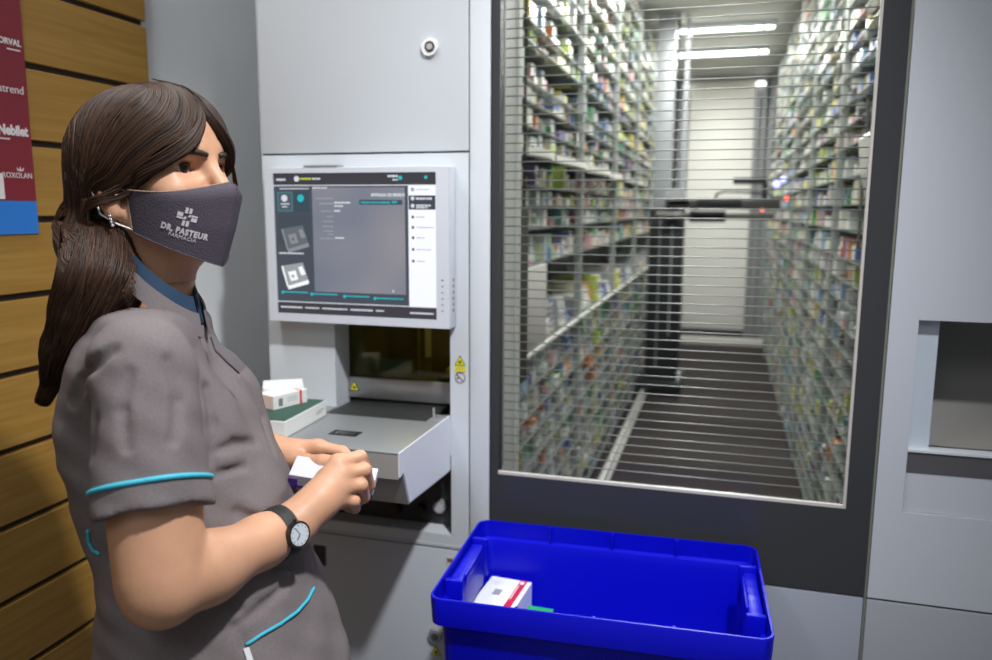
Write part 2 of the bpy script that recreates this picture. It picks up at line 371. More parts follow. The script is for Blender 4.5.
for u0, u1, v, h in ((.02, .08, .045, .014), (.25, .30, .04, .012), (.715, .775, .025, .014), (.745, .775, .05, .010), (.04, .225, .108, .007), (.25, .34, .103, .009),
                     (.385, .485, .205, .011), (.385, .44, .228, .011), (.385, .42, .262, .012), (.385, .44, .45, .010), (.044, .1, .215, .009), (.05, .085, .235, .008),
                     (.02, .18, .565, .010), (.02, .16, .955, .012), (.18, .27, .955, .010), (.29, .45, .955, .010), (.47, .61, .955, .012), (.63, .68, .955, .010), (.84, .98, .960, .012), (.882, .975, .176, .014), (.882, .97, .222, .012), (.882, .95, .236, .010)):
    dashes(u0, u1, v, h, rn, L_w)
for u0, u1, v, h in ((.265, .375, .176, .006), (.29, .375, .212, .007), (.30, .375, .265, .006), (.335, .375, .302, .006), (.31, .375, .335, .006), (.31, .375, .37, .006), (.315, .375, .402, .006), (.34, .375, .425, .006), (.29, .375, .455, .006),
                     (.882, .96, .115, .006), (.882, .93, .30, .006), (.882, .985, .37, .006), (.882, .93, .44, .006), (.882, .97, .52, .006), (.882, .93, .60, .006)):
    dashes(u0, u1, v, h, rn, L_g)
for u0, u1, v, h in ((.03, .20, .845, .009), (.22, .39, .852, .009), (.43, .59, .859, .009), (.62, .80, .866, .009), (.55, .70, .203, .010), (.74, .77, .20, .014), (.68, .73, .203, .012)):
    dashes(u0, u1, v, h, rn, L_t)
dashes(.172, .245, .04, .012, rn, L_y)
for rows, mt_ in ((L_w, tw), (L_g, tdk), (L_t, tt), (L_y, ty)):
    for row in rows: ui(row, 'text_line', mt_, .0009)
for u in (.035, .225, .435, .625): disc(u, .848+.035*(u-.03), .0035, 'bullet', tt)
lettering('heading', 'ENTRADA DE PEDIDO', .0086, T((sx0+.715*W, my+.0022, sz1-.153*Hh)) @ FACE_Y, tw, scr, bold=.0003, xscale=.9)
# drawing of a carton (preview picture)
def preview(du, dv, k, name, m1, m2):
    Q = lambda a, c: (sx0+(du+(a-140)*k/535)*W, sz1-(dv+(c-400)*k/470)*Hh); b = MB()
    b.prism([Q(140, 408), Q(212, 395), Q(230, 455), Q(158, 478)], 'y', my+.003, my+.0022); b.mi = 1
    b.prism([Q(158, 476), Q(230, 453), Q(232, 466), Q(160, 488)], 'y', my+.003, my+.0021); b.prism([Q(137, 410), Q(143, 408), Q(161, 478), Q(156, 480)], 'y', my+.003, my+.0021)
    b.prism([Q(160, 428), Q(187, 422), Q(195, 453), Q(170, 459)], 'y', my+.0022, my+.0018); b.prism([Q(196, 411), Q(210, 407), Q(222, 434), Q(207, 439)], 'y', my+.0022, my+.0018); b.mi = 0
    b.prism([Q(172, 438), Q(180, 436), Q(183, 446), Q(175, 448)], 'y', my+.0018, my+.0015)
    return b.build(name, [m1, m2], scr)
preview(.045, .375, 1.0, 'carton_preview', emis('ui_dim1', (92, 98, 104)), emis('ui_dim2', (126, 130, 134)))
preview(.037, .640, 1.0, 'carton_preview', emis('ui_box1', (140, 146, 150)), emis('ui_box2', (228, 230, 232)))
b = MB(); cx, cz = sx0+.735*W, sz1-.80*Hh; b.prism([(cx, cz), (cx+.004, cz-.005), (cx, cz-.007)], 'y', my+.003, my+.002); b.build('mouse_pointer', tw, scr)
for k in range(6):
    b = MB(); z = 1.35-k*.013; b.box(mx1-.019, mx1-.015, my-.0006, my+.0004, z-.0015, z+.0015); b.build('bezel_button', print_grey if k else print_black, mon)
    b = MB(); b.box(mx1-.0005, mx1+.0012, my+.016, my+.022, z-.003, z+.003); b.build('side_button', print_grey, mon)

# ------------------------------------------------------------------ delivery tray
tray = thing('delivery_tray', (-.7, -.12, .9), 'brushed steel delivery tray with black conveyor belt projecting below the monitor', 'tray')
yb, yf, xr, xl = -.001, -.286, -.5640, -1.005
b = MB(); b.box(xl, xr-.003, yf, -.062, Z0-.004, Z0, .001); tp = b.build('top_plate', mat('tray_steel', lin(150, 153, 156), .42, metal=.45, noise=(60, .05, (1, 30, 1))), tray, auto=30)
b = MB(); b.box(-.752, -.690, yf+.075, yf+.107, Z0-.0005, Z0+.0012, .0005); b.mi = 1; b.box(-.742, -.698, yf+.081, yf+.101, Z0+.0010, Z0+.0016); b.build('sensor_window', [black, mat('sensor_glass', lin(60, 62, 62), .15)], tp)
prof = [(yb, Z0), (yf, Z0), (yf, Z0-.047), (yf+.020, Z0-.044), (yf+.048, Z0-.113), (yb, Z0-.125)]
b = MB(); b.prism(prof, 'x', xr-.003, xr); b.build('side_cheek', mat('tray_cheek_white', lin(216, 219, 226), .4), tray)
b = MB(); b.prism([(y, z-.0045) for y, z in prof], 'x', xl, xr-.003); b.build('front_skirt', mat('skirt_steel', lin(168, 164, 160), .42, metal=.25, noise=(50, .05, (1, 1, 30))), tray)
b = MB(); b.box(-.838, -.600, -.06, .085, Z0-.012, Z0-.001, .004)
bl = b.build('conveyor_belt', mat('belt_black', lin(38, 40, 40), .55, bump=(300, .3)), tray, auto=30)
b = MB(); b.box(xl, -.840, -.06, yb, Z0-.006, Z0, .001); b.build('belt_margin', MAT['tray_steel'], tray, auto=30)
b = MB(); b.box(-.598, xr-.003, -.06, yb, Z0-.006, Z0+.0005, .001); b.build('belt_margin', MAT['tray_steel'], tray, auto=30)
b = MB(); b.box(-.594, -.590, -.03, -.026, Z0, Z0+.022); b.build('stop_pin', alum, tray)

# cartons lying on the tray
cart_w = mat('carton_white', lin(228, 228, 226), .5, spec=.3)
def carton(name, L, Wd, Ht, mats, label, loc, rz, extra, rx=0, ry=0, group=None):
    """carton with origin at the centre of its base; body, tuck flap seam and printed parts"""
    o = thing(name, (0, 0, 0), label, 'box', group)
    b = MB(); b.box(-L/2, L/2, -Wd/2, Wd/2, 0, Ht, .0009, seg=1); b.build('carton_body', mats, o)
    for nm, mt, (x0, x1, y0, y1, z0, z1) in extra:
        b = MB(); b.box(x0, x1, y0, y1, z0, z1); b.build(nm, mt, o)
    o.location = loc; o.rotation_euler = (rx, ry, rz); return o
green_d = mat('print_dark_green', lin(40, 78, 66), .5); red_p = mat('print_red', lin(205, 40, 52), .5); orange_p = mat('print_orange', lin(240, 110, 60), .5); pink_p = mat('print_pale_pink', lin(236, 205, 196), .5)
e = .0004
def atz(x, y, Z):
    r = np.array([(x-496)/FPX, -(y-330)/FPX, 1.0]) @ AX
    return CAM + r*(Z-CAM[2])/r[2]
# --- three cartons at the left of the tray (placed by the long edge facing the aisle)
def carton_on_edge(A, B, Wd, Ht, **k):
    """A->B: bottom edge of the face towards +x; the box lies to the -x side of it"""
    A, B = Vector(A), Vector(B); d = (B-A); d.z = 0; L = d.length; d.normalize(); n = Vector((-d.y, d.x, 0))
    c = (A+B)/2+n*Wd/2
    return carton(L=L, Wd=Wd, Ht=Ht, loc=(c.x, c.y, A.z), rz=math.atan2(d.y, d.x), **k), L
A1, B1 = (-.818, -.262, Z0+.0003), (-.826, -.078, Z0+.0003)
L = .184
carton_on_edge(A1, B1, .13, .034, name='medicine_carton', mats=cart_w, label='flat white medicine carton with dark green top lying on steel tray under two others', extra=[
    ('green_top_print', green_d, (-L/2+.001, L/2-.001, -.064, .064, .034-e, .034+e)),
    ('printed_lines', print_grey, (L/2-.045, L/2-.012, -.065-e, -.065+e, .018, .0195)), ('printed_lines', print_grey, (L/2-.05, L/2-.02, -.065-e, -.065+e, .013, .0145))])
z2 = Z0+.0003+.0346
P2 = atz(274, 410.5, z2); Q2 = atz(307.5, 402.0, z2); L2 = float(np.linalg.norm(Q2-P2))
carton_on_edge(P2, Q2, .05, .030, name='medicine_carton', mats=cart_w, label='white carton with red end stripe and pale pink end on top of green-topped carton', extra=[
    ('red_stripe', red_p, (L2*.27, L2*.33, -.025-e, .025, .0, .030+e)),
    ('pink_end', pink_p, (-L2/2-e, -L2/2+e, -.024, .024, .001, .029)),
    ('leaflet_print', print_grey, (-L2*.1, L2*.2, -.025-e, -.025+e, .020, .0206)), ('leaflet_print', print_grey, (-L2*.1, L2*.2, -.025-e, -.025+e, .016, .0166)), ('leaflet_print', print_grey, (-L2*.1, L2*.17, -.025-e, -.025+e, .012, .0126)), ('barcode', print_grey, (-L2*.36, -L2*.24, -.025-e, -.025+e, .006, .022))])
c3 = atz(268, 396, z2)
o3 = carton('medicine_carton', .085, .075, .036, cart_w, 'white carton with orange letters lying at the back of the small carton pile', (-.918, -.100, z2+.0002), .55, [
    ('orange_letters', orange_p, (-.030, -.026, -.0375-e, -.0375+e, .008, .022)), ('orange_letters', orange_p, (-.022, -.012, -.0375-e, -.0375+e, .010, .014)), ('orange_letters', orange_p, (-.019, -.015, -.0375-e, -.0375+e, .008, .024)), ('orange_letters', orange_p, (-.008, -.004, -.0375-e, -.0375+e, .008, .022)),
    ('printed_lines', print_grey, (.0425-e, .0425+e, -.02, .02, .012, .0135)), ('printed_lines', print_grey, (.0425-e, .0425+e, -.02, .015, .018, .0195))])

# boxes inside the shaft behind the amber window
for k, (x, y, z, s, nm) in enumerate([(-.600, .22, 1.095, 1, 'lowest'), (-.592, .30, 1.1155, .9, 'middle'), (-.585, .37, 1.136, .8, 'topmost')]):
    carton('medicine_carton', .07*s, .10*s, .020, mat('carton_yellow', lin(226, 206, 60), .5), 'yellow carton behind the amber window of the delivery shaft, %s of the heap' % nm, (x, y, z), .2*k, [('label_print', mat('print_maroon', lin(96, 40, 50), .5), (-.02, .02, -.05*s-e, -.05*s+e, .004, .014))], group='cartons in the delivery shaft')
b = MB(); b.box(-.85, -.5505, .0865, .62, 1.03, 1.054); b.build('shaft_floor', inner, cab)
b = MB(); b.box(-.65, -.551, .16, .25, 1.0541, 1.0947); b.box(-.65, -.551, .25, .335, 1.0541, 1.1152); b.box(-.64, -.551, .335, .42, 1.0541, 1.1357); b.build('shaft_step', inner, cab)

# ------------------------------------------------------------------ glass door
door = thing('glass_door', (-.087, 0, 0), 'tall glass door with wide dark frame showing the storage aisle', 'door')
dk = mat('door_black_glass', lin(56, 57, 60), .22, spec=.4)
PX0, PX1, PZ0, PZ1 = -.454, .2515, .9235, 2.62
b = MB(); b.plate((-.4705, .2965, .7475, 2.94), [(PX0, PX1, PZ0, PZ1)], 0, .03); b.build('door_frame', dk, door)
b = MB(); b.box(PX0-.004, PX1+.004, .010, .015, PZ0-.004, PZ1+.004); b.build('glass_pane', glass_mat('door_glass', (.93, .95, .95), .55), door)
tr = mat('pane_trim_white', lin(188, 183, 178), .4)
b = MB(); b.box(PX0, PX1, .001, .0099, PZ0, PZ0+.006); b.box(PX1-.005, PX1, .001, .0099, PZ0+.006, PZ1); b.build('glazing_bead', tr, door)
b = MB(); b.box(.2975, .3015, .004, .022, .03, 2.95); b.build('hinge_gap_strip', mat('gap_olive', lin(120, 124, 112), .5), door)
b = MB(); b.box(-.4735, -.4708, .003, .022, .7475, 2.94); b.build('rubber_seal', black, door)
# safety wires behind the glass
gr = thing('safety_grille', (-.1, .04, .93), 'grille of thin horizontal steel wires just behind the door glass', 'grille')
wire = mat('wire_grey', lin(172, 172, 168), .4, metal=.3)
z = .944; k = 0; w0 = None
while z < 2.55:
    if k < 88:
        if w0 is None:
            b = MB(); b.cyl((PX0+.001, .042, z), (PX1+.03, .042, z), .00125, n=6); w0 = b.build('wire', wire, gr, smooth=True); wz = z
        else:
            w = w0.copy(); COL.objects.link(w); w.location = (w0.location[0], w0.location[1], z-wz); 
    z += .0192; k += 1
for x in (PX0-.004, PX1+.034):
    b = MB(); b.box(x-.004, x+.004, .038, .046, .93, 2.62); b.build('upright', wire, gr)
# door jamb lining seen at the left edge of the glass
jam = mat('jamb_grey', lin(216, 214, 208), .5)
b = MB(); b.box(-.4705, -.4600, .05, .16, .10, 2.9); b.box(-.4705, -.4555, .16, .19, .10, 2.9); tag(b.build('trim_1', jam), kind='structure')
b = MB(); b.prism([(-.4600, .188), (-.4570, .192), (-.598, .575), (-.606, .575)], 'z', .1, 2.9); tag(b.build('trim_2', jam), kind='structure')

# panel below the door
b = MB(); b.box(-.4705, .2960, 0, .022, .03, .7440, .002); tag(b.build('door_plinth_panel', mat('blue_grey_enamel', lin(146, 151, 163), .4, spec=.4), auto=30), 'plain blue-grey steel panel below the dark door frame behind blue crate', 'panel')

# ------------------------------------------------------------------ right unit with pick-up niche
ru = thing('pickup_cabinet', (.8, .3, 0), 'light grey steel cabinet unit right of the door with open pick-up niche', 'cabinet')
NX0, NX1, NZ0, NZ1 = .3515, .95, 1.0525, 1.300
b = MB(); b.plate((.3025, 1.5, .7475, 2.95), [(NX0, NX1, .929, NZ1)], 0, .022); b.build('front_panel', grey_l, ru)
niche = mat('niche_white', lin(200, 206, 212), .35)
b = MB(); b.box(NX0-.01, .3915, .0225, .030, NZ0+.002, NZ1-.002); b.build('niche_side', mat('niche_lit', lin(190, 200, 212), .35), ru)  # bluish light falling on this strip is put into its colour
b = MB(); b.box(NX0-.01, .3915, .0223, .0305, NZ0-.004, NZ0+.002); b.build('niche_lip', niche, ru)
b = MB(); b.box(NX1, NX1+.004, .0225, .26, NZ0, NZ1); b.build('niche_side', niche, ru)
b = MB(); b.box(NX0, NX1, .0225, .26, NZ1, NZ1+.004); b.build('niche_top', niche, ru)
b = MB(); b.box(NX0+.0005, NX1-.0005, .0, .06, NZ0-.004, NZ0); b.build('niche_floor', niche, ru)
b = MB(); cv = [(.03+.20*math.sin(t*PI/2)**1.4, NZ0+.004+(NZ1-NZ0-.004)*(1-math.cos(t*PI/2))**.85) for t in [i/16 for i in range(17)]]  # curve shaped so that the flap shades darker towards its top
b.prism(cv+[(y+.004, z) for y, z in cv[::-1]], 'x', .3915, NX1); b.build('niche_flap', mat('niche_flap_grey', lin(130, 128, 124), .4), ru, auto=60)
b = MB(); b.box(.3880, .3915, .0302, .25, NZ0, NZ1); b.build('niche_cheek', niche, ru)
b = MB(); b.box(NX0+.0005, NX1-.0005, .003, .02, 1.0075, NZ0-.0045); b.build('dark_strip', mat('niche_strip', lin(82, 80, 84), .4), ru)
b = MB(); b.box(NX0+.0012, NX1-.0005, .004, .02, .9300, 1.0070); b.build('inset_panel', grey_l, ru)
b = MB(); b.box(.3025, 1.5, 0, .022, .03, .7425, .002); b.build('lower_panel', mat('grey_enamel_shaded', lin(148, 150, 158), .4, spec=.4), ru, auto=30)  # light grey enamel darkened: weaker light low down is put into the colour
b = MB(); b.box(.3025, 1.5, .004, .02, .7425, .7475); b.build('seam_strip', dark_gap, ru)
b = MB(); b.box(.3025, 1.5, .0232, .6, 0, .03); b.build('plinth', black, ru)

# ------------------------------------------------------------------ inside the machine
YB = 7.55
b = MB(); b.box(-1.2, .95, .0235, YB+.1, .02, .1); tag(b.build('floor_inner', mat('aisle_floor', lin(44, 37, 36), .7, spec=.15, noise=(14, .12))), kind='structure')
b = MB(); b.box(-1.2, .95, .0235, YB+.1, 2.92, 2.98); tag(b.build('ceiling', mat('aisle_ceiling', lin(190, 188, 182), .6)), kind='structure')
b = MB(); b.box(-1.2, .95, YB, YB+.05, .1, 2.92); wb = tag(b.build('wall_back', mat('back_grey', lin(165, 165, 162), .6)), kind='structure')
b = MB(); b.box(-1.2, -1.15, .7, YB, .1, 2.92); tag(b.build('wall_inner_left', mat('rack_back', lin(150, 150, 148), .7)), kind='structure')
b = MB(); b.box(.90, .95, .0235, YB, .1, 2.92); tag(b.build('wall_inner_right', MAT['rack_back']), kind='structure')
b = MB(); b.box(-1.15, -.625, .60, .64, 1.32, 2.92); b.box(-1.15, -.62, .60, .64, .1, 1.32); tag(b.build('wall_front', jam), kind='structure')
bd = thing('white_back_door', (-.09, YB-.03, .16), 'tall white panel door at the far end of the storage aisle', 'door')
b = MB(); b.box(-.43, .245, YB-.05, YB-.002, .17, 2.86, .004); b.build('door_leaf', mat('back_white', lin(236, 233, 226), .5), bd, auto=30)
b = MB(); b.box(-.43, .245, YB-.045, YB-.002, .10, .168); b.build('dark_sill', dark_gap, bd)
prof_m = mat('grey_profile', lin(150, 152, 156), .4, metal=.3)
b = MB()
for x in (-.53, -.50, .26, .33, .40): b.box(x, x+.022, YB-.12, YB-.003, .1, 2.85)
b.build('side_profile', prof_m, wb)
for x in (-.47, .27, .31):
    b = MB(); b.sphere((x, YB-.16, 2.80), .03, 12); b.cyl((x, YB-.12, 2.8), (x, YB-.004, 2.8), .012); b.build('lamp_spot', mat('spot_glow', (1, 1, .95), .4, emit=(1, .98, .92), emit_s=3), wb)
b = MB(); b.box(-.40, .43, 6.83, 6.91, .10, .175, .006); tag(b.build('end_stop_beam', mat('beam_white', lin(205, 203, 196), .4), auto=30), 'white beam across the floor at the far end of the aisle', 'beam')
b = MB(); b.box(-.560, -.532, .66, 6.8, .10, .145, .003); b.box(-.575, -.517, .66, 6.8, .10, .108); tag(b.build('floor_rail', mat('rail_light', lin(205, 205, 200), .35, metal=.4), auto=30), 'light metal guide rail along the left side of the aisle floor', 'rail')
glow = mat('tube_glow', (1, 1, 1), .4, emit=(1, .985, .94), emit_s=9)
for k, y in enumerate((1.2, 2.6, 3.9, 5.0, 6.0)):
    lt = thing('ceiling_light', (-.09, y, 2.90), 'white strip light across the aisle ceiling, %s' % ('nearer of the two in view' if k == 3 else 'farther of the two in view' if k == 4 else '%s from the door' % ordinal(k+1)), 'light', 'strip lights across the aisle ceiling')
    b = MB(); b.box(-.49, .30, y-.025, y+.025, 2.885, 2.92); b.build('light_housing', white, lt)
    b = MB(); b.cyl((-.475, y, 2.875), (.20, y, 2.875), .016, n=14); b.build('light_tube', glow, lt, smooth=True)
    b = MB(); b.cyl((.225, y, 2.875), (.285, y, 2.875), .015, n=14); b.build('end_lamp', glow, lt, smooth=True)
    b = MB(); b.box(-.49, -.475, y-.018, y+.018, 2.855, 2.89); b.box(.285, .30, y-.018, y+.018, 2.855, 2.89); b.box(.203, .222, y-.018, y+.018, 2.855, 2.89); b.build('socket', white, lt)

# ------------------------------------------------------------------ picking robot
rob = thing('picking_robot', (-.42, 4.5, .1), 'black and grey picking robot mast with horizontal gripper arm inside the aisle', 'robot')
rblk = mat('robot_black', lin(30, 30, 33), .4); rgry = mat('robot_grey', lin(165, 168, 172), .4, metal=.25)
ry = 4.45
b = MB(); b.box(-.545, -.30, ry, ry+.22, .21, 1.50, .01); b.build('mast_cover', rblk, rob, auto=30)
b = MB(); b.box(-.385, -.372, ry-.008, ry, .55, 1.38); b.box(-.47, -.462, ry-.006, ry, .3, 1.44); b.build('cover_trim', rgry, rob)
b = MB(); b.box(-.60, -.27, ry-.12, ry+.42, .148, .21, .01); b.build('carriage', rblk, rob, auto=30)
b = MB(); b.cyl((-.285, ry-.13, .19), (-.285, ry-.13, .27), .018, n=14); b.sphere((-.285, ry-.13, .285), .022, 12); b.build('carriage_sensor', alum, rob, smooth=True)
b = MB(); b.box(-.535, -.405, ry+.05, ry+.17, 1.50, 2.90, .004); b.build('mast_column', rgry, rob, auto=30)
b = MB(); b.cyl((-.385, ry+.05, 1.5), (-.385, ry+.05, 2.9), .010, n=10); b.build('drive_belt', rblk, rob)
b = MB(); b.box(-.335, -.305, ry+.08, ry+.12, 1.5, 2.9); b.build('guide_rod', rgry, rob)
az = 1.545
b = MB(); b.box(-.43, -.33, ry-.16, ry-.002, az-.12, az+.07, .008); b.prism([(-.40, az-.02), (-.25, az-.02), (-.30, az+.10), (-.40, az+.10)], 'y', ry-.2, ry-.12); b.build('lift_carriage', rgry, rob, auto=30)
arm = None
b = MB(); b.box(-.42, .36, ry-.20, ry-.16, az-.045, az+.025, .004); b.box(-.28, .36, ry-.10, ry-.06, az-.045, az+.02, .004); arm = b.build('gripper_arm', mat('arm_grey', lin(70, 68, 68), .35, metal=.4), rob, auto=30)
b = MB(); b.box(-.48, .32, ry-.24, ry-.2, az-.115, az-.07, .004); b.cyl((-.48, ry-.22, az-.09), (-.30, ry-.22, az-.09), .028, n=14); b.build('lower_beam', mat('beam_grey', lin(92, 88, 84), .35, metal=.4), arm, auto=30)
b = MB(); b.box(-.25, .0, ry-.24, ry-.14, az-.135, az-.055, .006); b.box(-.20, .10, ry-.22, ry-.14, az-.02, az+.03, .006); b.build('gripper_motor', rblk, arm, auto=30)
b = MB(); b.box(.04, .26, ry-.2, ry-.13, az+.13, az+.175, .005); b.box(.24, .27, ry-.18, ry-.15, az, az+.14); b.build('camera_bar', rblk, arm, auto=30)
b = MB(); b.tube([(-.08, ry-.18, az), (-.07, ry-.19, az+.06), (-.02, ry-.19, az+.08), (.12, ry-.19, az+.075), (.28, ry-.19, az+.06), (.34, ry-.18, az+.02)], .009, 8); b.build('cable', rblk, arm)
b = MB(); b.sphere((.33, ry-.17, az+.13), .022, 12); b.sphere((.37, ry-.17, az+.16), .02, 12); b.build('status_lamp', mat('lamp_blue', lin(120, 120, 255), .4, emit=(.35, .35, 1), emit_s=4), arm, smooth=True)
b = MB(); b.sphere((.40, ry-.17, az+.03), .016, 12); b.sphere((.24, ry-.23, az-.05), .010, 12); b.build('status_lamp', mat('lamp_red', lin(240, 60, 50), .4, emit=(1, .15, .1), emit_s=3), arm, smooth=True)

# ------------------------------------------------------------------ shelving racks
post_m = mat('rack_post_grey', lin(160, 164, 160), .45, metal=.2)
shelf_m = glass_mat('shelf_glass', (.9, .92, .9), .5, lin(150, 154, 150), .28)
edge_m = mat('shelf_edge', lin(116, 118, 114), .35)
rs = random.Random(11)
XL, XR = -.600, .412
lv = [.155]
while lv[-1] < .90: lv.append(lv[-1]+rs.uniform(.075, .11))
lowL = [v for v in lv if v < .93]
hi = [1.315]
while hi[-1] < 2.72: hi.append(hi[-1]+rs.choice((.062, .075, .085, .10, .12)))
LV = {'left': lowL+[1.030]+hi, 'right': []}
r_ = [.155]
while r_[-1] < 2.72: r_.append(r_[-1]+rs.uniform(.075, .115))
LV['right'] = r_
BAY = [.66, 1.86, 2.96, 4.06, 5.16, 6.26, 7.30]
nbay = len(BAY)-1
bayname = ['nearest the glass door', 'second from the glass door', 'third from the glass door', 'fourth from the glass door', 'second from the far end', 'at the far end']
for side, xf, sg in (('left', XL, -1), ('right', XR, 1)):
    for k in range(nbay):
        y0, y1 = BAY[k], BAY[k+1]
        if side == 'right' and k == 0: y0 = 1.02
        t = thing('shelving_bay', (xf+sg*.2, (y0+y1)/2, .1), '%s rack of glass shelves full of cartons, bay %s' % (side, bayname[k]), 'shelf', '%s rack bays' % side)
        dp = .40
        for yy in ([y0, y1] if k == 0 else [y1]):
            b = MB(); xa, xb = sorted((xf+sg*.001, xf+sg*.030)); zl = 1.30 if (side == 'left' and k == 0 and yy == y0) else .1
            b.box(xa, xb, yy-.032, yy, zl, 2.90); xa, xb = sorted((xf+sg*(dp-.03), xf+sg*dp)); b.box(xa, xb, yy-.03, yy, .1, 2.90); b.build('post', post_m, t)
        proto = None
        for z in LV[side]:
            if proto is None:
                b = MB(); xa, xb = sorted((xf+sg*.006, xf+sg*dp)); b.box(xa, xb, y0+.001, y1-.031, -.004, 0); b.mi = 1
                xa, xb = sorted((xf+sg*.003, xf+sg*.006)); b.box(xa, xb, y0+.001, y1-.031, -.004, .001)
                proto = s = b.build('shelf', [shelf_m, edge_m], t)
            else:
                s = proto.copy(); COL.objects.link(s)
            s.location = Vector((0, 0, z))-Vector(t.location) if False else (0, 0, z)
        xa, xb = sorted((xf+sg*(dp+.001), xf+sg*(dp+.008)))
        b = MB(); b.box(xa, xb, y0, y1-.001, .1, 2.9); b.build('back_sheet', mat('rack_back_sheet', lin(140, 142, 140), .6), t)
# ledge edge along the left rack, white divider box at its near end
b = MB(); b.box(-.6025, -.592, .56, 7.2, 1.016, 1.031, .002); tag(b.build('ledge_strip', mat('ledge_white', lin(222, 222, 214), .4)), 'white edge strip running along the deep left shelf under flat cartons', 'shelf edge')
b = MB(); b.box(-.70, -.595, .58, 1.115, 1.0305, 1.31, .003); tag(b.build('white_divider_panel', mat('divider_white', lin(196, 192, 186), .5), auto=30), 'plain off-white divider panel at the near end of the left shelf ledge', 'panel')
b = MB(); b.cyl((-.565, .655, 1.27), (-.565, .655, 2.9), .004, n=8); b.sphere((-.565, .655, 1.262), .006, 8); tag(b.build('hanging_rod', mat('rod_dark', lin(70, 70, 66), .4, metal=.4), smooth=True), 'thin dark vertical rod at the near end of the left rack', 'rod')
# white curved tray fronts sticking out of the left rack
ZT = min(hi, key=lambda v: abs(v-1.66))
for k, (ya, yb_) in enumerate(((.75, 1.12), (1.16, 1.82), (1.92, 2.55), (2.62, 2.93))):
    b = MB(); n = 10
    for f0, f1, zz in ((0, 1, 0),):
        poly = [(-.60, ya), (-.575, ya)]+[(-.575+.022*math.sin(PI*i/n), ya+.02+(yb_-ya-.04)*i/n) for i in range(n+1)]+[(-.575, yb_), (-.60, yb_)]
        b.prism(poly, 'z', ZT-.012, ZT+.012)
    tag(b.build('tray_front', mat('tray_front_white', lin(238, 236, 228), .35)), 'rounded white tray front on the left rack, %s from the glass door' % ordinal(k+1), 'tray', 'white tray fronts on the left rack')
# angled grey bracket near the right jamb
b = MB(); b.prism([(.400, 1.50), (.372, 1.60), (.360, 1.70), (.375, 1.715), (.400, 1.70)], 'y', .72, .95)
tag(b.build('corner_bracket', jam), 'grey angled bracket between door edge and right rack', 'bracket')
b = MB(); b.cyl((.385, .98, 1.38), (.385, .98, 1.82), .005, n=8); tag(b.build('short_rod', edge_m), 'short pale vertical rod at the near end of the right rack', 'rod')
# ------------------------------------------------------------------ cartons on the racks
PAL = [('white', (232, 232, 228), 44), ('cream', (226, 216, 186), 8), ('yellow', (228, 212, 70), 9), ('green', (66, 160, 96), 6), ('teal', (48, 138, 138), 4), ('blue', (70, 106, 186), 5),
       ('light blue', (150, 186, 222), 7), ('pink', (228, 170, 176), 5), ('red', (206, 84, 76), 2), ('orange', (236, 140, 56), 3), ('purple', (118, 92, 166), 3), ('grey', (176, 178, 176), 14), ('lime', (186, 210, 60), 5), ('black', (60, 60, 66), 3)]
pm = {n: mat('carton_print_'+n.replace(' ', '_'), tuple(.84*a+.16*g_ for a, g_ in zip(lin(*c), (.50, .52, .47))), .32, spec=.6, coat=.15) for n, c, w in PAL}
wts = [w for _, _, w in PAL]
NAMES = [n for n, _, _ in PAL]
def unit_carton(n1, n2, style):
    """unit carton 1x1x1 based at z=0 whose front faces +x; a printed band of a second colour"""
    b = MB(); b.box(-1, 0, -.5, .5, 0, 1, .012, seg=1); b.mi = 1
    if style == 0: b.box(-.6, .004, -.502, -.18, -.002, 1.002)
    elif style == 1: b.box(-.5, .004, -.502, .502, .62, 1.002)
    elif style == 2: b.box(-.004, .004, -.36, .36, .25, .75)
    else: b.box(-1.002, .004, .24, .502, -.002, 1.002)
    return b
protos = {}
def proto_mesh(n1, n2, st):
    key = (n1, n2, st)
    if key not in protos:
        b = unit_carton(n1, n2, st); me = bpy.data.meshes.new('medicine_carton'); b.bm.to_mesh(me); b.bm.free()
        me.materials.append(pm[n1]); me.materials.append(pm[n2]); protos[key] = me
    return protos[key]
rb = random.Random(23)
recs = []   # side, level index, order, stack, x, y, z, depth, w, h, colours
def fill(side, xf, sg, li, z, clear, y0, y1, order, flat=False):
    y = y0+rb.uniform(.005, .03)
    while True:
        w = rb.choice((.035, .045, .05, .055, .06, .07, .08, .10)); 
        if flat: w = rb.uniform(.10, .17)
        if y+w > y1-.035: break
        if rb.random() < .05: y += w; continue
        h = min(clear-.012, rb.choice((.03, .035, .045, .05, .06, .07, .09)))
        if flat: h = rb.uniform(.018, .03)
        nst = 1
        lim = clear*.8
        if h*2 < lim and rb.random() < .6: nst = 2
        if h*3 < lim and rb.random() < .4: nst = 3
        if flat: nst = rb.choice((2, 3, 4, 5))
        d = rb.uniform(.09, .16) if not flat else rb.uniform(.2, .3); off = rb.uniform(.008, .05)
        order[0] += 1
        n1, n2 = rb.choices(NAMES, wts)[0], rb.choices(NAMES, wts)[0]
        while n2 == n1: n2 = rb.choice(NAMES)
        st = rb.randrange(4)
        for s in range(nst):
            if z+h*(s+1) > z+clear-.008: break
            recs.append(dict(side=side, li=li, k=order[0], s=s, nst=nst, x=xf+sg*(off+(rb.uniform(0, .012) if s else 0)), y=y+w/2, z=z+.0005+s*(h+.0004), d=d, w=w*.97, h=h, c=(n1, n2, st), sg=sg))
        y += w+rb.uniform(.001, .008)
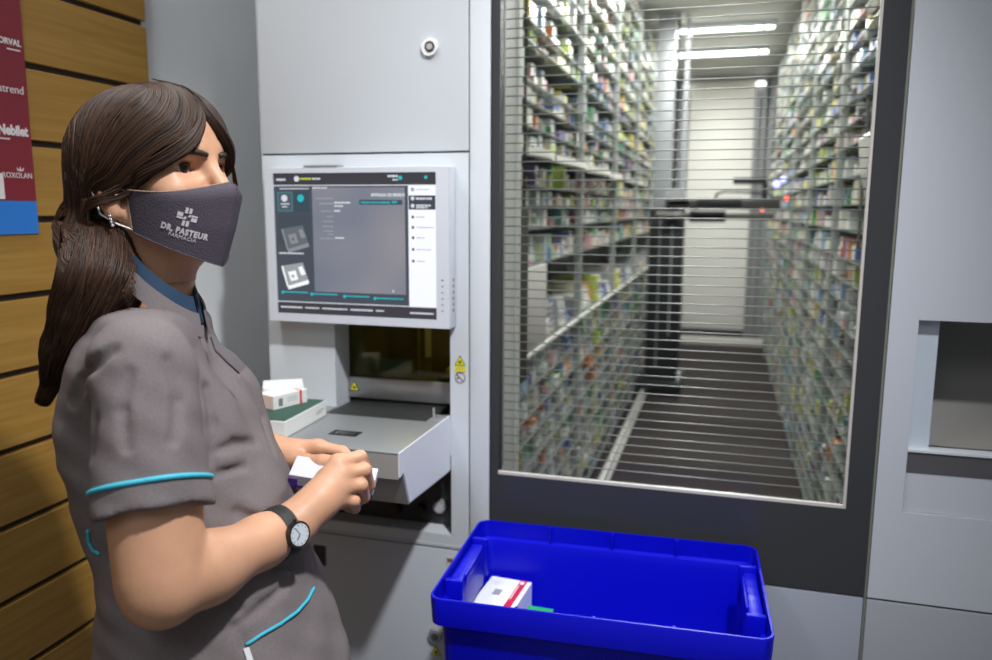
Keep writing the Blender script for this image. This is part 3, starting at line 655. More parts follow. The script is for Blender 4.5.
for side, xf, sg in (('left', XL, -1), ('right', XR, 1)):
    L_ = LV[side]
    for li, z in enumerate(L_):
        nz = L_[li+1] if li+1 < len(L_) else 2.86
        order = [0]
        for k in range(nbay):
            y0 = BAY[k] if not (side == 'right' and k == 0) else 1.02+rb.choice((.05, .25, .38, .45))
            if side == 'left' and abs(z-1.03) < 1e-6 and k == 0: y0 = 1.13
            fill(side, xf, sg, li, z, nz-z, y0, BAY[k+1], order, flat=(side == 'left' and abs(z-1.03) < 1e-6))
# the stack counts that really stand
top = {}
for r in recs: top[r['side'], r['li'], r['k']] = max(top.get((r['side'], r['li'], r['k']), 0), r['s'])
# size in the picture: the face towards the aisle, as far as the door glass shows it
def seen(r):
    px, py, dp_ = proj((r['x'], r['y'], r['z']+r['h']/2))
    c = np.array((r['x'], r['y'], r['z'])); dv = c-CAM
    t = (.02-CAM[1])/dv[1]; g = CAM+dv*t
    if not (PX0 < g[0] < PX1 and PZ0 < g[2] < PZ1) or py < 2: return 0
    if r['side'] == 'left':
        t2 = (.64-CAM[1])/dv[1]; g2 = CAM+dv*t2
        if g2[0] < -.595: return 0
    rel = abs(dv[0])/np.linalg.norm(dv)
    return r['w']*r['h']*rel/dp_**2
for r in recs: r['a'] = seen(r)
recs.sort(key=lambda r: -r['a'])
ZL = {}
def level_words(side, li):
    if side == 'left':
        n = len(lowL)
        if li == n: return 'on the white-edged ledge'
        return ('%s shelf above the ledge' % ordinal(li-n)) if li > n else ('%s shelf below the ledge' % ordinal(n-li))
    return '%s shelf from the floor' % ordinal(li+1)
for r in recs[:300]:
    o = bpy.data.objects.new('medicine_carton', proto_mesh(*r['c'])); COL.objects.link(o)
    o.location = (r['x'], r['y'], r['z']); o.scale = (r['d'], r['w'], r['h'])
    if r['sg'] > 0: o.rotation_euler = (0, 0, PI)
    n = top[r['side'], r['li'], r['k']]
    stack = '' if n == 0 else ('bottom of ' if r['s'] == 0 else 'top of ' if r['s'] == n else ordinal(r['s']+1)+' up in ')
    wh = 'stack' if n else 'place'
    lab = '%s %s carton, %s rack, %s, %s%s %s' % (r['c'][0], r['c'][1].replace('light blue', 'pale-blue')+'-printed', r['side'], level_words(r['side'], r['li']), stack, ordinal(r['k']), wh)
    lab = lab.replace('light blue ', 'pale-blue ')
    tag(o, lab, 'carton', 'cartons on the %s rack' % r['side'])
# the thousands beyond: one mass
bmx_v, bmx_f, bmx_m = [], [], []
names_i = {n: i for i, n in enumerate(NAMES)}
for r in recs[300:]:
    xb = r['x']+r['sg']*r['d']; x0, x1 = r['x'], xb; y0, y1 = r['y']-r['w']/2, r['y']+r['w']/2; z0, z1 = r['z'], r['z']+r['h']
    cuts = [(0, 1, 0)] if r['c'][2] == 2 else [(0, .3, 1), (.3, 1, 0)]
    for f0, f1, ci in cuts:
        a, c = y0+(y1-y0)*f0, y0+(y1-y0)*f1; i = len(bmx_v)
        bmx_v += [(x0, a, z0), (xb, a, z0), (xb, c, z0), (x0, c, z0), (x0, a, z1), (xb, a, z1), (xb, c, z1), (x0, c, z1)]
        F = [(0, 3, 2, 1), (4, 5, 6, 7), (0, 1, 5, 4), (1, 2, 6, 5), (2, 3, 7, 6), (3, 0, 4, 7)]
        if r['sg'] < 0: F = [f[::-1] for f in F]
        bmx_f += [tuple(i+v for v in f) for f in F]; bmx_m += [names_i[r['c'][ci]]]*6
me = bpy.data.meshes.new('medicine_cartons'); me.from_pydata(bmx_v, [], bmx_f)
o = link('medicine_cartons', me, [pm[n] for n in NAMES]); me.polygons.foreach_set('material_index', bmx_m)
tag(o, 'mass of small medicine cartons filling the far shelves of both racks', 'cartons', kind='stuff')
# ------------------------------------------------------------------ blue crate
CR = mat('blue_plastic', lin(4, 8, 186), .36, spec=.35, bump=(120, .05))
cr_top, cr_h = .835, .205
cx, cy, crz = -.187, -.214, .045
crate = thing('storage_crate', (cx, cy, cr_top-cr_h), 'open bright blue plastic crate with moulded rim and end grips before the door', 'crate')
hx, hy = .286, .181
def rrect(a, bb, r, z, n=5):
    out = []
    for qx, qy, a0 in ((1, 1, 0), (-1, 1, 90), (-1, -1, 180), (1, -1, 270)):
        for i in range(n+1):
            t = math.radians(a0+90*i/n); out.append((qx*(a-r)+r*math.cos(t), qy*(bb-r)+r*math.sin(t), z))
    return out
def loft(loops, closed_bottom=True, mi=0, bm=None):
    bm = bm or bmesh.new(); prev = None
    for lp in loops:
        vs = [bm.verts.new(p) for p in lp]
        if prev:
            n = len(vs)
            for i in range(n): f = bm.faces.new((prev[i], prev[(i+1) % n], vs[(i+1) % n], vs[i])); f.material_index = mi
        prev = vs
    return bm, prev
h = cr_h
outer = [rrect(hx-.028, hy-.028, .02, 0), rrect(hx-.022, hy-.022, .022, .004), rrect(hx-.016, hy-.016, .024, h-.056), rrect(hx-.002, hy-.002, .024, h-.050), rrect(hx, hy, .024, h-.002), rrect(hx-.001, hy-.001, .024, h)]
inner_ = [rrect(hx-.0045, hy-.0045, .021, h), rrect(hx-.006, hy-.006, .02, h-.034), rrect(hx-.015, hy-.015, .02, h-.037), rrect(hx-.020, hy-.020, .02, h-.055), rrect(hx-.026, hy-.026, .02, .008)]
bm, last = loft(outer+inner_)
bm.faces.new(last); 
bm.verts.ensure_lookup_table(); n0 = len(outer[0]); bm.faces.new([bm.verts[i] for i in range(n0)][::-1])
bmesh.ops.recalc_face_normals(bm, faces=bm.faces)
me = bpy.data.meshes.new('crate_shell'); bm.to_mesh(me); bm.free()
sh = link('crate_shell', me, CR, crate, auto=35); sh.matrix_parent_inverse = Matrix()
def crp(bb, name, par=None):
    o = bb.build(name, CR, None, auto=35); o.parent = par or crate; return o
for s in (-1, 1):
    b = MB()
    xa, xb = sorted((s*(hx-.008), s*(hx-.034)))
    b.box(xa, xb, -.085, .085, h-.10, h-.012, .006)
    xa, xb = sorted((s*(hx-.006), s*(hx-.040))); b.box(xa, xb, -.10, -.088, h-.085, h-.004, .004); b.box(xa, xb, .088, .10, h-.085, h-.004, .004)
    xa, xb = sorted((s*(hx-.030), s*(hx-.037))); b.box(xa, xb, -.06, .06, h-.028, h-.010, .003)
    crp(b, 'end_grip')
for yq in (1, -1):
    for x in (-.13, .0, .13):
        b = MB(); ya, yb2 = sorted((yq*(hy-.005), yq*(hy-.011))); b.box(x-.003, x+.003, ya, yb2, h-.035, h-.0005, .001); crp(b, 'rim_rib')
b = MB()
for x in [-.24+.06*i for i in range(9)]: b.box(x-.002, x+.002, hy-.029, hy-.024, .02, h-.06, .001)
b.bm.free()
crate.rotation_euler = (0, 0, crz)
# stand that carries the crate
st_ = thing('crate_stand', (cx, cy, 0), 'low grey stand carrying the blue crate', 'stand')
zs = cr_top-cr_h
b = MB(); b.box(cx-.25, cx+.25, cy-.14, cy+.14, zs-.0255, zs-.0005, .004); b.build('stand_top', grey_l, st_)
for sx in (-1, 1):
    for sy in (-1, 1):
        b = MB(); b.box(cx+sx*.22-.015, cx+sx*.22+.015, cy+sy*.115-.015, cy+sy*.115+.015, 0, zs-.026); b.build('leg', alum, st_)
# cartons in the crate
fz = zs+.0085
mag = mat('print_crimson', lin(196, 30, 66), .45)
o = thing('medicine_carton', (0, 0, 0), 'white carton with crimson side stripe standing in the blue crate', 'box')
bw, bl_, bh = .088, .128, .730-fz
b = MB(); b.box(-bw/2, bw/2, -bl_/2, bl_/2, 0, bh, .0008, seg=1); b.build('carton_body', mat('carton_cool_white', lin(236, 238, 240), .45), o)
b = MB(); b.box(bw/2-.024, bw/2-.009, -bl_/2-.0004, bl_/2+.0004, bh-.03, bh+.0005); b.build('crimson_stripe', mag, o)
b = MB(); b.box(bw/2-.0215, bw/2-.0135, bl_/2-.018, bl_/2-.006, bh+.0004, bh+.0008); b.box(bw/2-.0215, bw/2-.0195, -.02, .04, bh+.0004, bh+.0008); b.build('stripe_lettering', cart_w, o)
b = MB(); b.box(-.018, -.002, -.012, .012, bh-.0002, bh+.0005); b.build('grey_print_patch', mat('print_mid_grey', lin(150, 150, 160), .5), o)
b = MB()
for k in range(3): b.box(-.030, .006, .030+k*.006, .0308+k*.006, bh-.0002, bh+.0004)
b.build('fine_print', mat('print_pale', lin(200, 200, 205), .5), o)
o.location = (-.400, -.156, fz); o.rotation_euler = (0, 0, -.06)
carton('medicine_carton', .050, .07, .744-fz, mat('carton_green', lin(28, 160, 96), .45), 'green carton standing beside the white striped carton in the blue crate', (-.306, -.250, fz), -.02, [('label_print', cart_w, (-.02, .02, -.035-e, -.035+e, .03, .06))])
# ------------------------------------------------------------------ person: signed distance fields -> one continuous skin
f32 = np.float32
V3 = lambda p: np.array(p, dtype=float)
def smin(a, b_, k):
    if k <= 0: return np.minimum(a, b_)
    hh = np.clip(.5+.5*(b_-a)/k, 0, 1); return b_+(a-b_)*hh-k*hh*(1-hh)
def smax(a, b_, k): return -smin(-a, -b_, k)
def cone(P, a, b_, ra, rb_):
    a, b_ = V3(a), V3(b_); ba = b_-a; L2 = float(ba@ba)
    q = [P[i]-f32(a[i]) for i in range(3)]
    t = np.clip((q[0]*f32(ba[0])+q[1]*f32(ba[1])+q[2]*f32(ba[2]))/f32(L2), 0, 1)
    d = np.sqrt(sum((q[i]-t*f32(ba[i]))**2 for i in range(3)))
    return d-(f32(ra)+t*f32(rb_-ra))
def ellip(P, c, r, A=None):
    c = V3(c); q = [P[i]-f32(c[i]) for i in range(3)]
    if A is not None: q = [sum(f32(A[j][i])*q[i] for i in range(3)) for j in range(3)]
    k0 = np.sqrt(sum((q[i]/f32(r[i]))**2 for i in range(3))); k1 = np.sqrt(sum((q[i]/f32(r[i]**2))**2 for i in range(3)))+f32(1e-6)
    return k0*(k0-1)/k1
def surface_nets(fn, lo, hi, hs):
    lo, hi = V3(lo), V3(hi); n = np.maximum(4, np.ceil((hi-lo)/hs).astype(int)+1)
    g = [(lo[i]+hs*np.arange(n[i])).astype(f32) for i in range(3)]
    P = [a.ravel() for a in np.meshgrid(*g, indexing='ij')]
    v = fn(P).reshape(n).astype(f32)
    s = v < 0
    nc = n-1; cnt = np.zeros(nc, np.uint8)
    acc = np.zeros((3,)+tuple(nc), f32); num = np.zeros(nc, f32)
    sl = lambda o, ax_: tuple(slice(o[i], o[i]+nc[i]) for i in range(3))
    for ax_ in range(3):
        o1, o2 = [i for i in range(3) if i != ax_]
        for p in (0, 1):
            for q in (0, 1):
                c0 = [0, 0, 0]; c0[o1] = p; c0[o2] = q; c1 = list(c0); c1[ax_] = 1
                va, vb = v[sl(c0, 0)], v[sl(c1, 0)]; cr = (va < 0) != (vb < 0)
                t = np.where(cr, va/np.where(cr, va-vb, 1), 0)
                num += cr; acc[ax_] += np.where(cr, t, 0); acc[o1] += cr*p; acc[o2] += cr*q
    act = num > 0; idx = -np.ones(nc, np.int64); idx[act] = np.arange(act.sum())
    I = np.argwhere(act); vv = np.stack([acc[i][act]/num[act] for i in range(3)], 1)
    verts = lo+(I+vv)*hs
    faces = []
    for ax_ in range(3):
        o1, o2 = (ax_+1) % 3, (ax_+2) % 3
        a = np.moveaxis(s, (ax_, o1, o2), (0, 1, 2)); ix = np.moveaxis(idx, (ax_, o1, o2), (0, 1, 2))
        e0, e1 = a[:-1, 1:-1, 1:-1], a[1:, 1:-1, 1:-1]; ch = e0 != e1
        w = np.argwhere(ch)
        if not len(w): continue
        i, j, k = w[:, 0], w[:, 1]+1, w[:, 2]+1
        q = np.stack([ix[i, j-1, k-1], ix[i, j, k-1], ix[i, j, k], ix[i, j-1, k]], 1)
        fl = ~e0[w[:, 0], w[:, 1], w[:, 2]]; q[fl] = q[fl][:, ::-1]
        faces.append(q)
    F = np.concatenate(faces); F = F[(F >= 0).all(1)]
    return verts, F
def to_mesh(name, sets):
    vs, fs, o = [], [], 0
    for v, f in sets: vs.append(v); fs.append(f+o); o += len(v)
    vs = np.concatenate(vs).astype(f32); fs = np.concatenate(fs)
    me = bpy.data.meshes.new(name); me.vertices.add(len(vs)); me.vertices.foreach_set('co', vs.ravel())
    me.loops.add(fs.size); me.loops.foreach_set('vertex_index', fs.ravel().astype(np.int32))
    me.polygons.add(len(fs)); me.polygons.foreach_set('loop_start', np.arange(0, fs.size, 4, dtype=np.int32))
    me.update(calc_edges=True); me.validate(); me.polygons.foreach_set('use_smooth', [True]*len(me.polygons))
    return me

# --- head frame: O between the pupils, F gaze, R her right, U up
HO = atd(203.0, 166.0, 1.0)
hp, hy_ = math.radians(5), math.radians(-4)
F0 = V3((math.cos(hp)*math.cos(hy_), math.cos(hp)*math.sin(hy_), math.sin(hp))); R0 = V3((math.sin(hy_), -math.cos(hy_), 0)); R0 /= np.linalg.norm(R0); U0 = np.cross(R0, F0)
HS = .97
def hw(f, r, u): return HO+HS*(f*F0+r*R0+u*U0)
HA = [F0, R0, U0]
def he(P, c, r): return ellip(P, hw(*c), [HS*x for x in r], HA)
def hc(P, a, b_, ra, rb_): return cone(P, hw(*a), hw(*b_), ra*HS, rb_*HS)
NECK_B = hw(-.118, 0, -.235)
def cranium(P, inf=0.0):
    d = he(P, (-.088, 0, .022), (.100+inf, .076+inf, .080+inf)); return d
EU = -.004     # eye height
def head(P):
    d = cranium(P)
    d = smin(d, he(P, (-.040, 0, .028), (.050, .062, .058)), .02)
    d = smin(d, he(P, (-.045, 0, -.035), (.056, .058, .078)), .025)
    d = smin(d, he(P, (-.022, 0, -.096), (.024, .026, .020)), .022)
    for s in (1, -1):
        d = smin(d, hc(P, (-.078, s*.056, -.055), (-.028, s*.022, -.096), .016, .014), .022)
        d = smin(d, he(P, (-.017, s*.040, -.034), (.022, .022, .020)), .018)
        d = smin(d, hc(P, (.005, s*.012, .019), (-.014, s*.046, .020), .008, .007), .014)
    # eye sockets
    for s in (1, -1):
        d = smax(d, -he(P, (.012, s*.030, EU-.001), (.017, .017, .011)), .012)
    d = smin(d, hc(P, (.006, 0, .012), (.029, 0, -.033), .0065, .0105), .010)
    for s in (1, -1): d = smin(d, he(P, (.018, s*.012, -.037), (.010, .007, .007)), .006)
    d = smin(d, he(P, (.004, 0, -.068), (.012, .024, .014)), .012)
    d = smin(d, hc(P, (.013, -.015, -.062), (.013, .015, -.062), .004, .004), .006); d = smin(d, hc(P, (.012, -.013, -.074), (.012, .013, -.074), .0045, .0045), .006)
    for s in (1, -1):
        lid = he(P, (-.0145, s*.031, EU), (.0150, .0150, .0145))
        d = smin(d, lid, .004)
        # almond opening
        d = smax(d, -smax(he(P, (.0, s*.0315, EU+.0060), (.020, .0165, .0122)), he(P, (.0, s*.0315, EU-.0066), (.020, .0165, .0122)), .001), .001)
        e_ = he(P, (-.086, s*.078, -.033), (.018, .007, .023)); e_ = smax(e_, -he(P, (-.083, s*.086, -.020), (.010, .006, .017)), .004)
        e_ = smin(e_, he(P, (-.082, s*.078, -.054), (.009, .006, .009)), .008)
        d = smin(d, e_, .008)
    d = smin(d, cone(P, hw(-.098, 0, -.06), NECK_B, .050, .056), .03)
    d = smin(d, hc(P, (-.03, 0, -.095), (-.085, 0, -.13), .018, .03), .025)
    return d

# --- torso rows: pixel y, back x, front x  (at the depth of the body's middle), half width
TD = 1.045
TROWS = [(322, 112, 200, .112), (338, 98, 197, .130), (365, 86, 205, .140), (400, 80, 228, .143), (445, 80, 263, .142), (485, 92, 284, .140), (530, 110, 293, .143), (575, 118, 309, .153), (620, 117, 327, .165), (665, 114, 342, .173), (760, 116, 364, .180), (840, 118, 368, .178)]
TB = [(atd(bx, y, TD), atd(fx, y, TD), w) for y, bx, fx, w in TROWS]
tz = np.array([(p[2]+q[2])/2 for p, q, w in TB])[::-1]
tcx = np.array([(p[0]+q[0])/2 for p, q, w in TB])[::-1]; tcy = np.array([(p[1]+q[1])/2 for p, q, w in TB])[::-1]
ta = np.array([np.linalg.norm(q-p)/2 for p, q, w in TB])[::-1]; tb = np.array([w for _, _, w in TB])[::-1]
TFv = V3((math.cos(math.radians(20)), math.sin(math.radians(20)), 0)); TRv = V3((TFv[1], -TFv[0], 0))
def torso(P, inf=0.0, wscale=1.0):
    z = P[2]; it = lambda a: np.interp(z, tz, a).astype(f32)
    qx, qy = P[0]-it(tcx), P[1]-it(tcy)
    u = qx*f32(TFv[0])+qy*f32(TFv[1]); w = qx*f32(TRv[0])+qy*f32(TRv[1])
    a, b_ = it(ta)+f32(inf), it(tb)*f32(wscale)+f32(inf)
    k = (np.abs(u/a)**2.3+np.abs(w/b_)**2.3)**f32(1/2.3)
    d = (k-1)*np.minimum(a, b_)*f32(.9)
    top = f32(tz[-1]+.01+inf); d = smax(d, z-top, .02); return smax(d, f32(tz[0])-z, .02)
ctr = lambda z: V3((np.interp(z, tz, tcx), np.interp(z, tz, tcy), z))
# --- arms
S_R = atd(143, 368, .885); E_R = atd(162, 590, .845); W_R = atd(291, 527, .985)
zs_ = S_R[2]; S_L = ctr(zs_-.02)-TRv*.145-TFv*.035
W_L = atd(268, 452, 1.165)
def ik(a, b_, l1, l2, pole):
    d = b_-a; L = np.linalg.norm(d); L = min(L, (l1+l2)*.999); x = (l1*l1-l2*l2+L*L)/(2*L); hgt = math.sqrt(max(0, l1*l1-x*x)); n = d/np.linalg.norm(d)
    p = V3(pole); p = p-n*(p@n); p /= np.linalg.norm(p); return a+n*x+p*hgt
E_L = ik(S_L, W_L, .285, .245, (-.3, .4, -1))
def arm(P, S, E, Wp, right):
    d = cone(P, S, E*.93+S*.07, .047, .044)
    d = smin(d, cone(P, S*.5+E*.5, E, .047, .038), .02)
    m = E*.68+Wp*.32
    d = smin(d, cone(P, E, m, .038, .0375), .009); d = smin(d, cone(P, m, E*.25+Wp*.75, .0375, .0300), .02); d = smin(d, cone(P, E*.25+Wp*.75, Wp, .0305, .0265), .015)
    return d
def px3(l): return [atd(*p) for p in l]
# right hand, seen from its back: index, middle, ring, little: knuckle, two bends, tip
RH = [px3([(338, 463, 1.030), (360, 457, 1.045), (366, 470, 1.068), (356, 478, 1.074)]),
      px3([(343, 474, 1.026), (364, 470, 1.040), (369, 485, 1.064), (360, 493, 1.078)]),
      px3([(342, 487, 1.020), (361, 485, 1.032), (364, 497, 1.056), (356, 503, 1.074)]),
      px3([(337, 499, 1.018), (354, 501, 1.028), (355, 508, 1.050), (348, 508, 1.068)])]
RT = px3([(305, 505, 1.012), (326, 478, 1.052), (343, 464, 1.066), (355, 458, 1.076)])
FR = [(.0102, .0092, .0082, .0070), (.0105, .0095, .0084, .0072), (.0100, .0090, .0080, .0068), (.0090, .0080, .0071, .0060)]
LHd = [px3([(318, 447, 1.150), (342, 452, 1.145), (362, 470, 1.128), (368, 486, 1.112)]),
       px3([(318, 456, 1.158), (340, 465, 1.155), (360, 481, 1.138), (366, 493, 1.118)]),
       px3([(314, 465, 1.162), (334, 477, 1.160), (350, 492, 1.142), (356, 501, 1.124)]),
       px3([(308, 474, 1.160), (324, 487, 1.158), (338, 499, 1.142), (344, 506, 1.126)])]
LT = px3([(286, 462, 1.135), (304, 463, 1.108), (322, 462, 1.094), (336, 461, 1.090)])
def hand(P, Wp, Fg, Th, big=1.0):
    mid = [f[0] for f in Fg]
    d = None
    for i, k in enumerate(mid):
        c = cone(P, Wp+(k-Wp)*.12, k, .0165, .0118)
        d = c if d is None else smin(d, c, .014)
    pc = (sum(mid)/4)*.55+Wp*.45
    d = smin(d, cone(P, Wp, pc, .024, .021), .014)
    d = smin(d, cone(P, Wp*.75+Th[0]*.25, Th[1], .018, .0135), .012)
    fd = None
    for ch, rr in zip(Fg, FR):
        c = None
        for j in range(3):
            s = cone(P, ch[j], ch[j+1], rr[j], rr[j+1]); c = s if c is None else smin(c, s, .003)
        fd = c if fd is None else smin(fd, c, .0012)
    t = smin(cone(P, Th[1], Th[2], .0125, .0105), cone(P, Th[2], Th[3], .0108, .0082), .004)
    d = smin(d, fd, .007); return smin(d, t, .005)
def body(P):
    d = smin(head(P), torso(P, -.012, .93), .03)
    for S, E, Wp, Fg, Th in ((S_R, E_R, W_R, RH, RT), (S_L, E_L, W_L, LHd, LT)):
        a = smin(arm(P, S, E, Wp, True), hand(P, Wp, Fg, Th), .012); d = smin(d, a, .012)
    return d
def far_from(fn, *a): return fn
def bb(pts, pad):
    p = np.array(pts); return p.min(0)-pad, p.max(0)+pad
hb = bb([hw(f, r, u) for f in (-.19, .045) for r in (-.09, .09) for u in (-.125, .105)], .012)
sets = [surface_nets(lambda P: head(P), hb[0], hb[1], .0017)]
nlo, nhi = hb[0].copy(), hb[1].copy()
def limb(P, S, E, Wp, Fg, Th): return smin(arm(P, S, E, Wp, True), hand(P, Wp, Fg, Th), .012)
ra = bb([S_R, E_R, W_R]+[p for c in RH for p in c]+RT, .056)
sets.append(surface_nets(lambda P: limb(P, S_R, E_R, W_R, RH, RT), ra[0], ra[1], .0022))
la = bb([S_L, E_L, W_L]+[p for c in LHd for p in c]+LT, .056)
sets.append(surface_nets(lambda P: limb(P, S_L, E_L, W_L, LHd, LT), la[0], la[1], .0026))
def trunk(P): return smin(cone(P, hw(-.098, 0, -.06), NECK_B, .050, .056), torso(P, -.014, .92), .03)
tb_ = bb([ctr(z)+TFv*s*.2+TRv*w*.2 for z in (tz[0], tz[-1]) for s in (-1, 1) for w in (-1, 1)]+[hw(-.1, 0, -.12)], .02)
tb_[1][2] = hw(-.1, 0, -.115)[2]
sets.append(surface_nets(trunk, tb_[0], tb_[1], .006))
def skin_mat():
    mt = mat('skin', lin(198, 150, 120), .48, spec=.4, noise=(30, .06), bump=(260, .12)); b_ = mt.node_tree.nodes['Principled BSDF']
    b_.inputs['Subsurface Weight'].default_value = .12; b_.inputs['Subsurface Radius'].default_value = (.012, .005, .003); b_.inputs['Subsurface Scale'].default_value = .6
    return mt
skin = skin_mat()
person = link('person', to_mesh('person', sets), skin)
tag(person, 'dark-haired woman in grey tunic and dark face mask holding a small carton', 'person')

# --- eyes
eyew = mat('eye_white', lin(225, 220, 214), .15); iris = mat('iris_brown', lin(52, 32, 22), .12, spec=.6); pupil = mat('pupil_black', (.004, .004, .004), .1)
def disc_on(c, axis, r, lift, rad_eye, n=20):
    ax_ = Vector(axis).normalized(); bm = bmesh.new(); q = ax_.to_track_quat('Z', 'Y').to_matrix()
    prev = None
    for k in range(5):
        rr = r*k/4; hz = math.sqrt(max(0, rad_eye**2-rr**2))+lift
        ring = [bm.verts.new(Vector(c)+q @ Vector((rr*math.cos(2*PI*i/n), rr*math.sin(2*PI*i/n), hz))) for i in range(n if k else 1)]
        if k == 1:
            for i in range(n): bm.faces.new((prev[0], ring[i], ring[(i+1) % n]))
        elif k > 1:
            for i in range(n): bm.faces.new((prev[i], ring[i], ring[(i+1) % n], prev[(i+1) % n]))
        prev = ring
    return bm
for s in (1, -1):
    c = hw(-.0135, s*.031, EU); b = MB(); b.sphere(c, .0128*HS, 28); ey = b.build('eye', eyew, person, smooth=True)
    g = hw(1.0, .16+s*.031, .01)-c
    for nm, r_2, lf, mt in (('iris', .0069, .0002, iris), ('pupil', .0031, .0004, pupil)):
        bm = disc_on(c, g, r_2*HS, lf, .0128*HS); me = bpy.data.meshes.new(nm); bm.to_mesh(me); bm.free(); link(nm, me, mt, ey, smooth=True)
hairdark = mat('brow_hair', lin(48, 32, 24), .6)
bvh = BVHTree.FromObject(person, bpy.context.evaluated_depsgraph_get()) if False else None
pm_ = person.data
bvh = BVHTree.FromPolygons([v.co for v in pm_.vertices], [tuple(p.vertices) for p in pm_.polygons])
def on_face(f, r, u, lift=.0006):
    """nearest skin point when looked at from the front"""
    o_, d_ = Vector(hw(f+.06, r, u)), Vector(-F0)
    h_ = bvh.ray_cast(o_, d_)
    return (h_[0]+h_[1]*lift) if h_[0] is not None else Vector(hw(f, r, u))
for s in (1, -1):
    pts = [on_face(.0, s*(.011+.040*t), .0105+.0062*math.sin(PI*(t*.8+.05))-.002*t, .0004) for t in [i/12 for i in range(13)]]
    b = MB(); b.tube(pts, [.0013+.0026*math.sin(PI*min(1, .25+.75*i/12)) for i in range(13)], 8); b.build('eyebrow', hairdark, person)
    lp = []
    for i in range(13):
        t = -1+2*i/12; r_ = .0315+.0140*t; up = .0056*math.sqrt(max(0, 1-t*t))-.0003
        hz = math.sqrt(max(1e-8, .0150**2-(r_-.031)**2-up**2)); lp.append(hw(-.0145+hz+.0004, s*r_, EU+up))
    b = MB(); b.tube(lp, [.0006+.0014*math.sin(PI*i/12) for i in range(13)], 6)
    for i in range(1, 13):
        p = Vector(lp[i]); t = -1+2*i/12
        b.tube([p, p+Vector(F0*.0055+U0*.0035+R0*s*.003*t)], [.0004, .0001], 4)
    b.build('eyelashes', mat('lash_black', lin(22, 16, 14), .5), person)
# earring on the visible lobe
b = MB()
for k in range(4): b.sphere(hw(-.081+.001*k, .0855, -.058-.0040*k), .0024, 10)
b.build('earring', mat('earring_silver', lin(225, 225, 230), .12, metal=.9), person, smooth=True)

# --- face mask
mask_m = mat('mask_cloth', lin(80, 74, 84), .85, spec=.2, bump=(500, .5))
def mask_pt(s, t, side):
    """s 0 at the ear edge .. 1 at the middle seam, t 0 top .. 1 bottom"""
    rear = np.array((-.060, .0740, -.027))*(1-t)+np.array((-.066, .0670, -.079))*t
    ks = [(0, (.036, 0, -.0245)), (.10, (.047, 0, -.029)), (.22, (.051, 0, -.040)), (.6, (.034, 0, -.087)), (1, (.012, 0, -.132))]
    for (a, p), (c, q) in zip(ks[:-1], ks[1:]):
        if a <= t <= c: w = (t-a)/(c-a); seam = np.array(p)*(1-w)+np.array(q)*w; break
    p = rear*(1-s)+seam*s
    bul = math.sin(PI*s)**.8
    p = p+np.array((.010*bul, (.022-.006*t)*bul, 0))
    p[2] -= .008*math.sin(PI*s)*(1-t)+.010*math.sin(PI*s)*t*.2-.002*math.sin(PI*t)
    return hw(p[0], side*p[1], p[2])
ns, ntt = 22, 20
bm = bmesh.new(); grid = {}
for si in range(2*ns+1):
    s = si/ns if si <= ns else (2*ns-si)/ns; side = 1 if si <= ns else -1
    for ti in range(ntt+1): grid[si, ti] = bm.verts.new(mask_pt(s, ti/ntt, side))
for si in range(2*ns):
    for ti in range(ntt): bm.faces.new((grid[si, ti], grid[si, ti+1], grid[si+1, ti+1], grid[si+1, ti]))
bmesh.ops.recalc_face_normals(bm, faces=bm.faces)
bm.normal_update()
fc = bm.faces[0] if False else list(bm.faces)[ns//2*ntt+ntt//2]
if fc.normal.dot(Vector(R0)) < 0: bmesh.ops.reverse_faces(bm, faces=bm.faces)
bm.normal_update()
mbvh = BVHTree.FromBMesh(bm)
seam_pts = [grid[ns, ti].co.copy() for ti in range(ntt+1)]; top_pts = [grid[si, 0].co.copy() for si in range(2*ns+1)]; bot_pts = [grid[si, ntt].co.copy() for si in range(2*ns+1)]
rear_pts = {1: [grid[0, ti].co.copy() for ti in range(ntt+1)], -1: [grid[2*ns, ti].co.copy() for ti in range(ntt+1)]}
r_ = bmesh.ops.solidify(bm, geom=list(bm.faces), thickness=.0014)
me = bpy.data.meshes.new('face_mask'); bm.to_mesh(me); bm.free()
mask = link('face_mask', me, mask_m, person, auto=50)
hem_m = mat('mask_hem', lin(150, 128, 110), .85)
b = MB(); b.tube(top_pts, .0009, 6); b.build('top_hem', hem_m, mask)
b = MB(); b.tube(seam_pts, .0008, 6); b.tube(bot_pts, .0008, 6); b.build('seam', mask_m, mask)
for s in (1, -1):
    rp = rear_pts[s]; b = MB(); b.tube(rp, .0009, 6); b.build('edge_hem', hem_m, mask)
    a, c = rp[1], rp[-2]
    b = MB(); b.tube([a, Vector(hw(-.076, s*.080, -.018)), Vector(hw(-.092, s*.084, -.008)), Vector(hw(-.106, s*.083, -.026)), Vector(hw(-.098, s*.083, -.054)), Vector(hw(-.080, s*.076, -.068)), c], .0012, 6)
    b.build('ear_loop', mat('loop_white', lin(226, 224, 220), .7), mask)
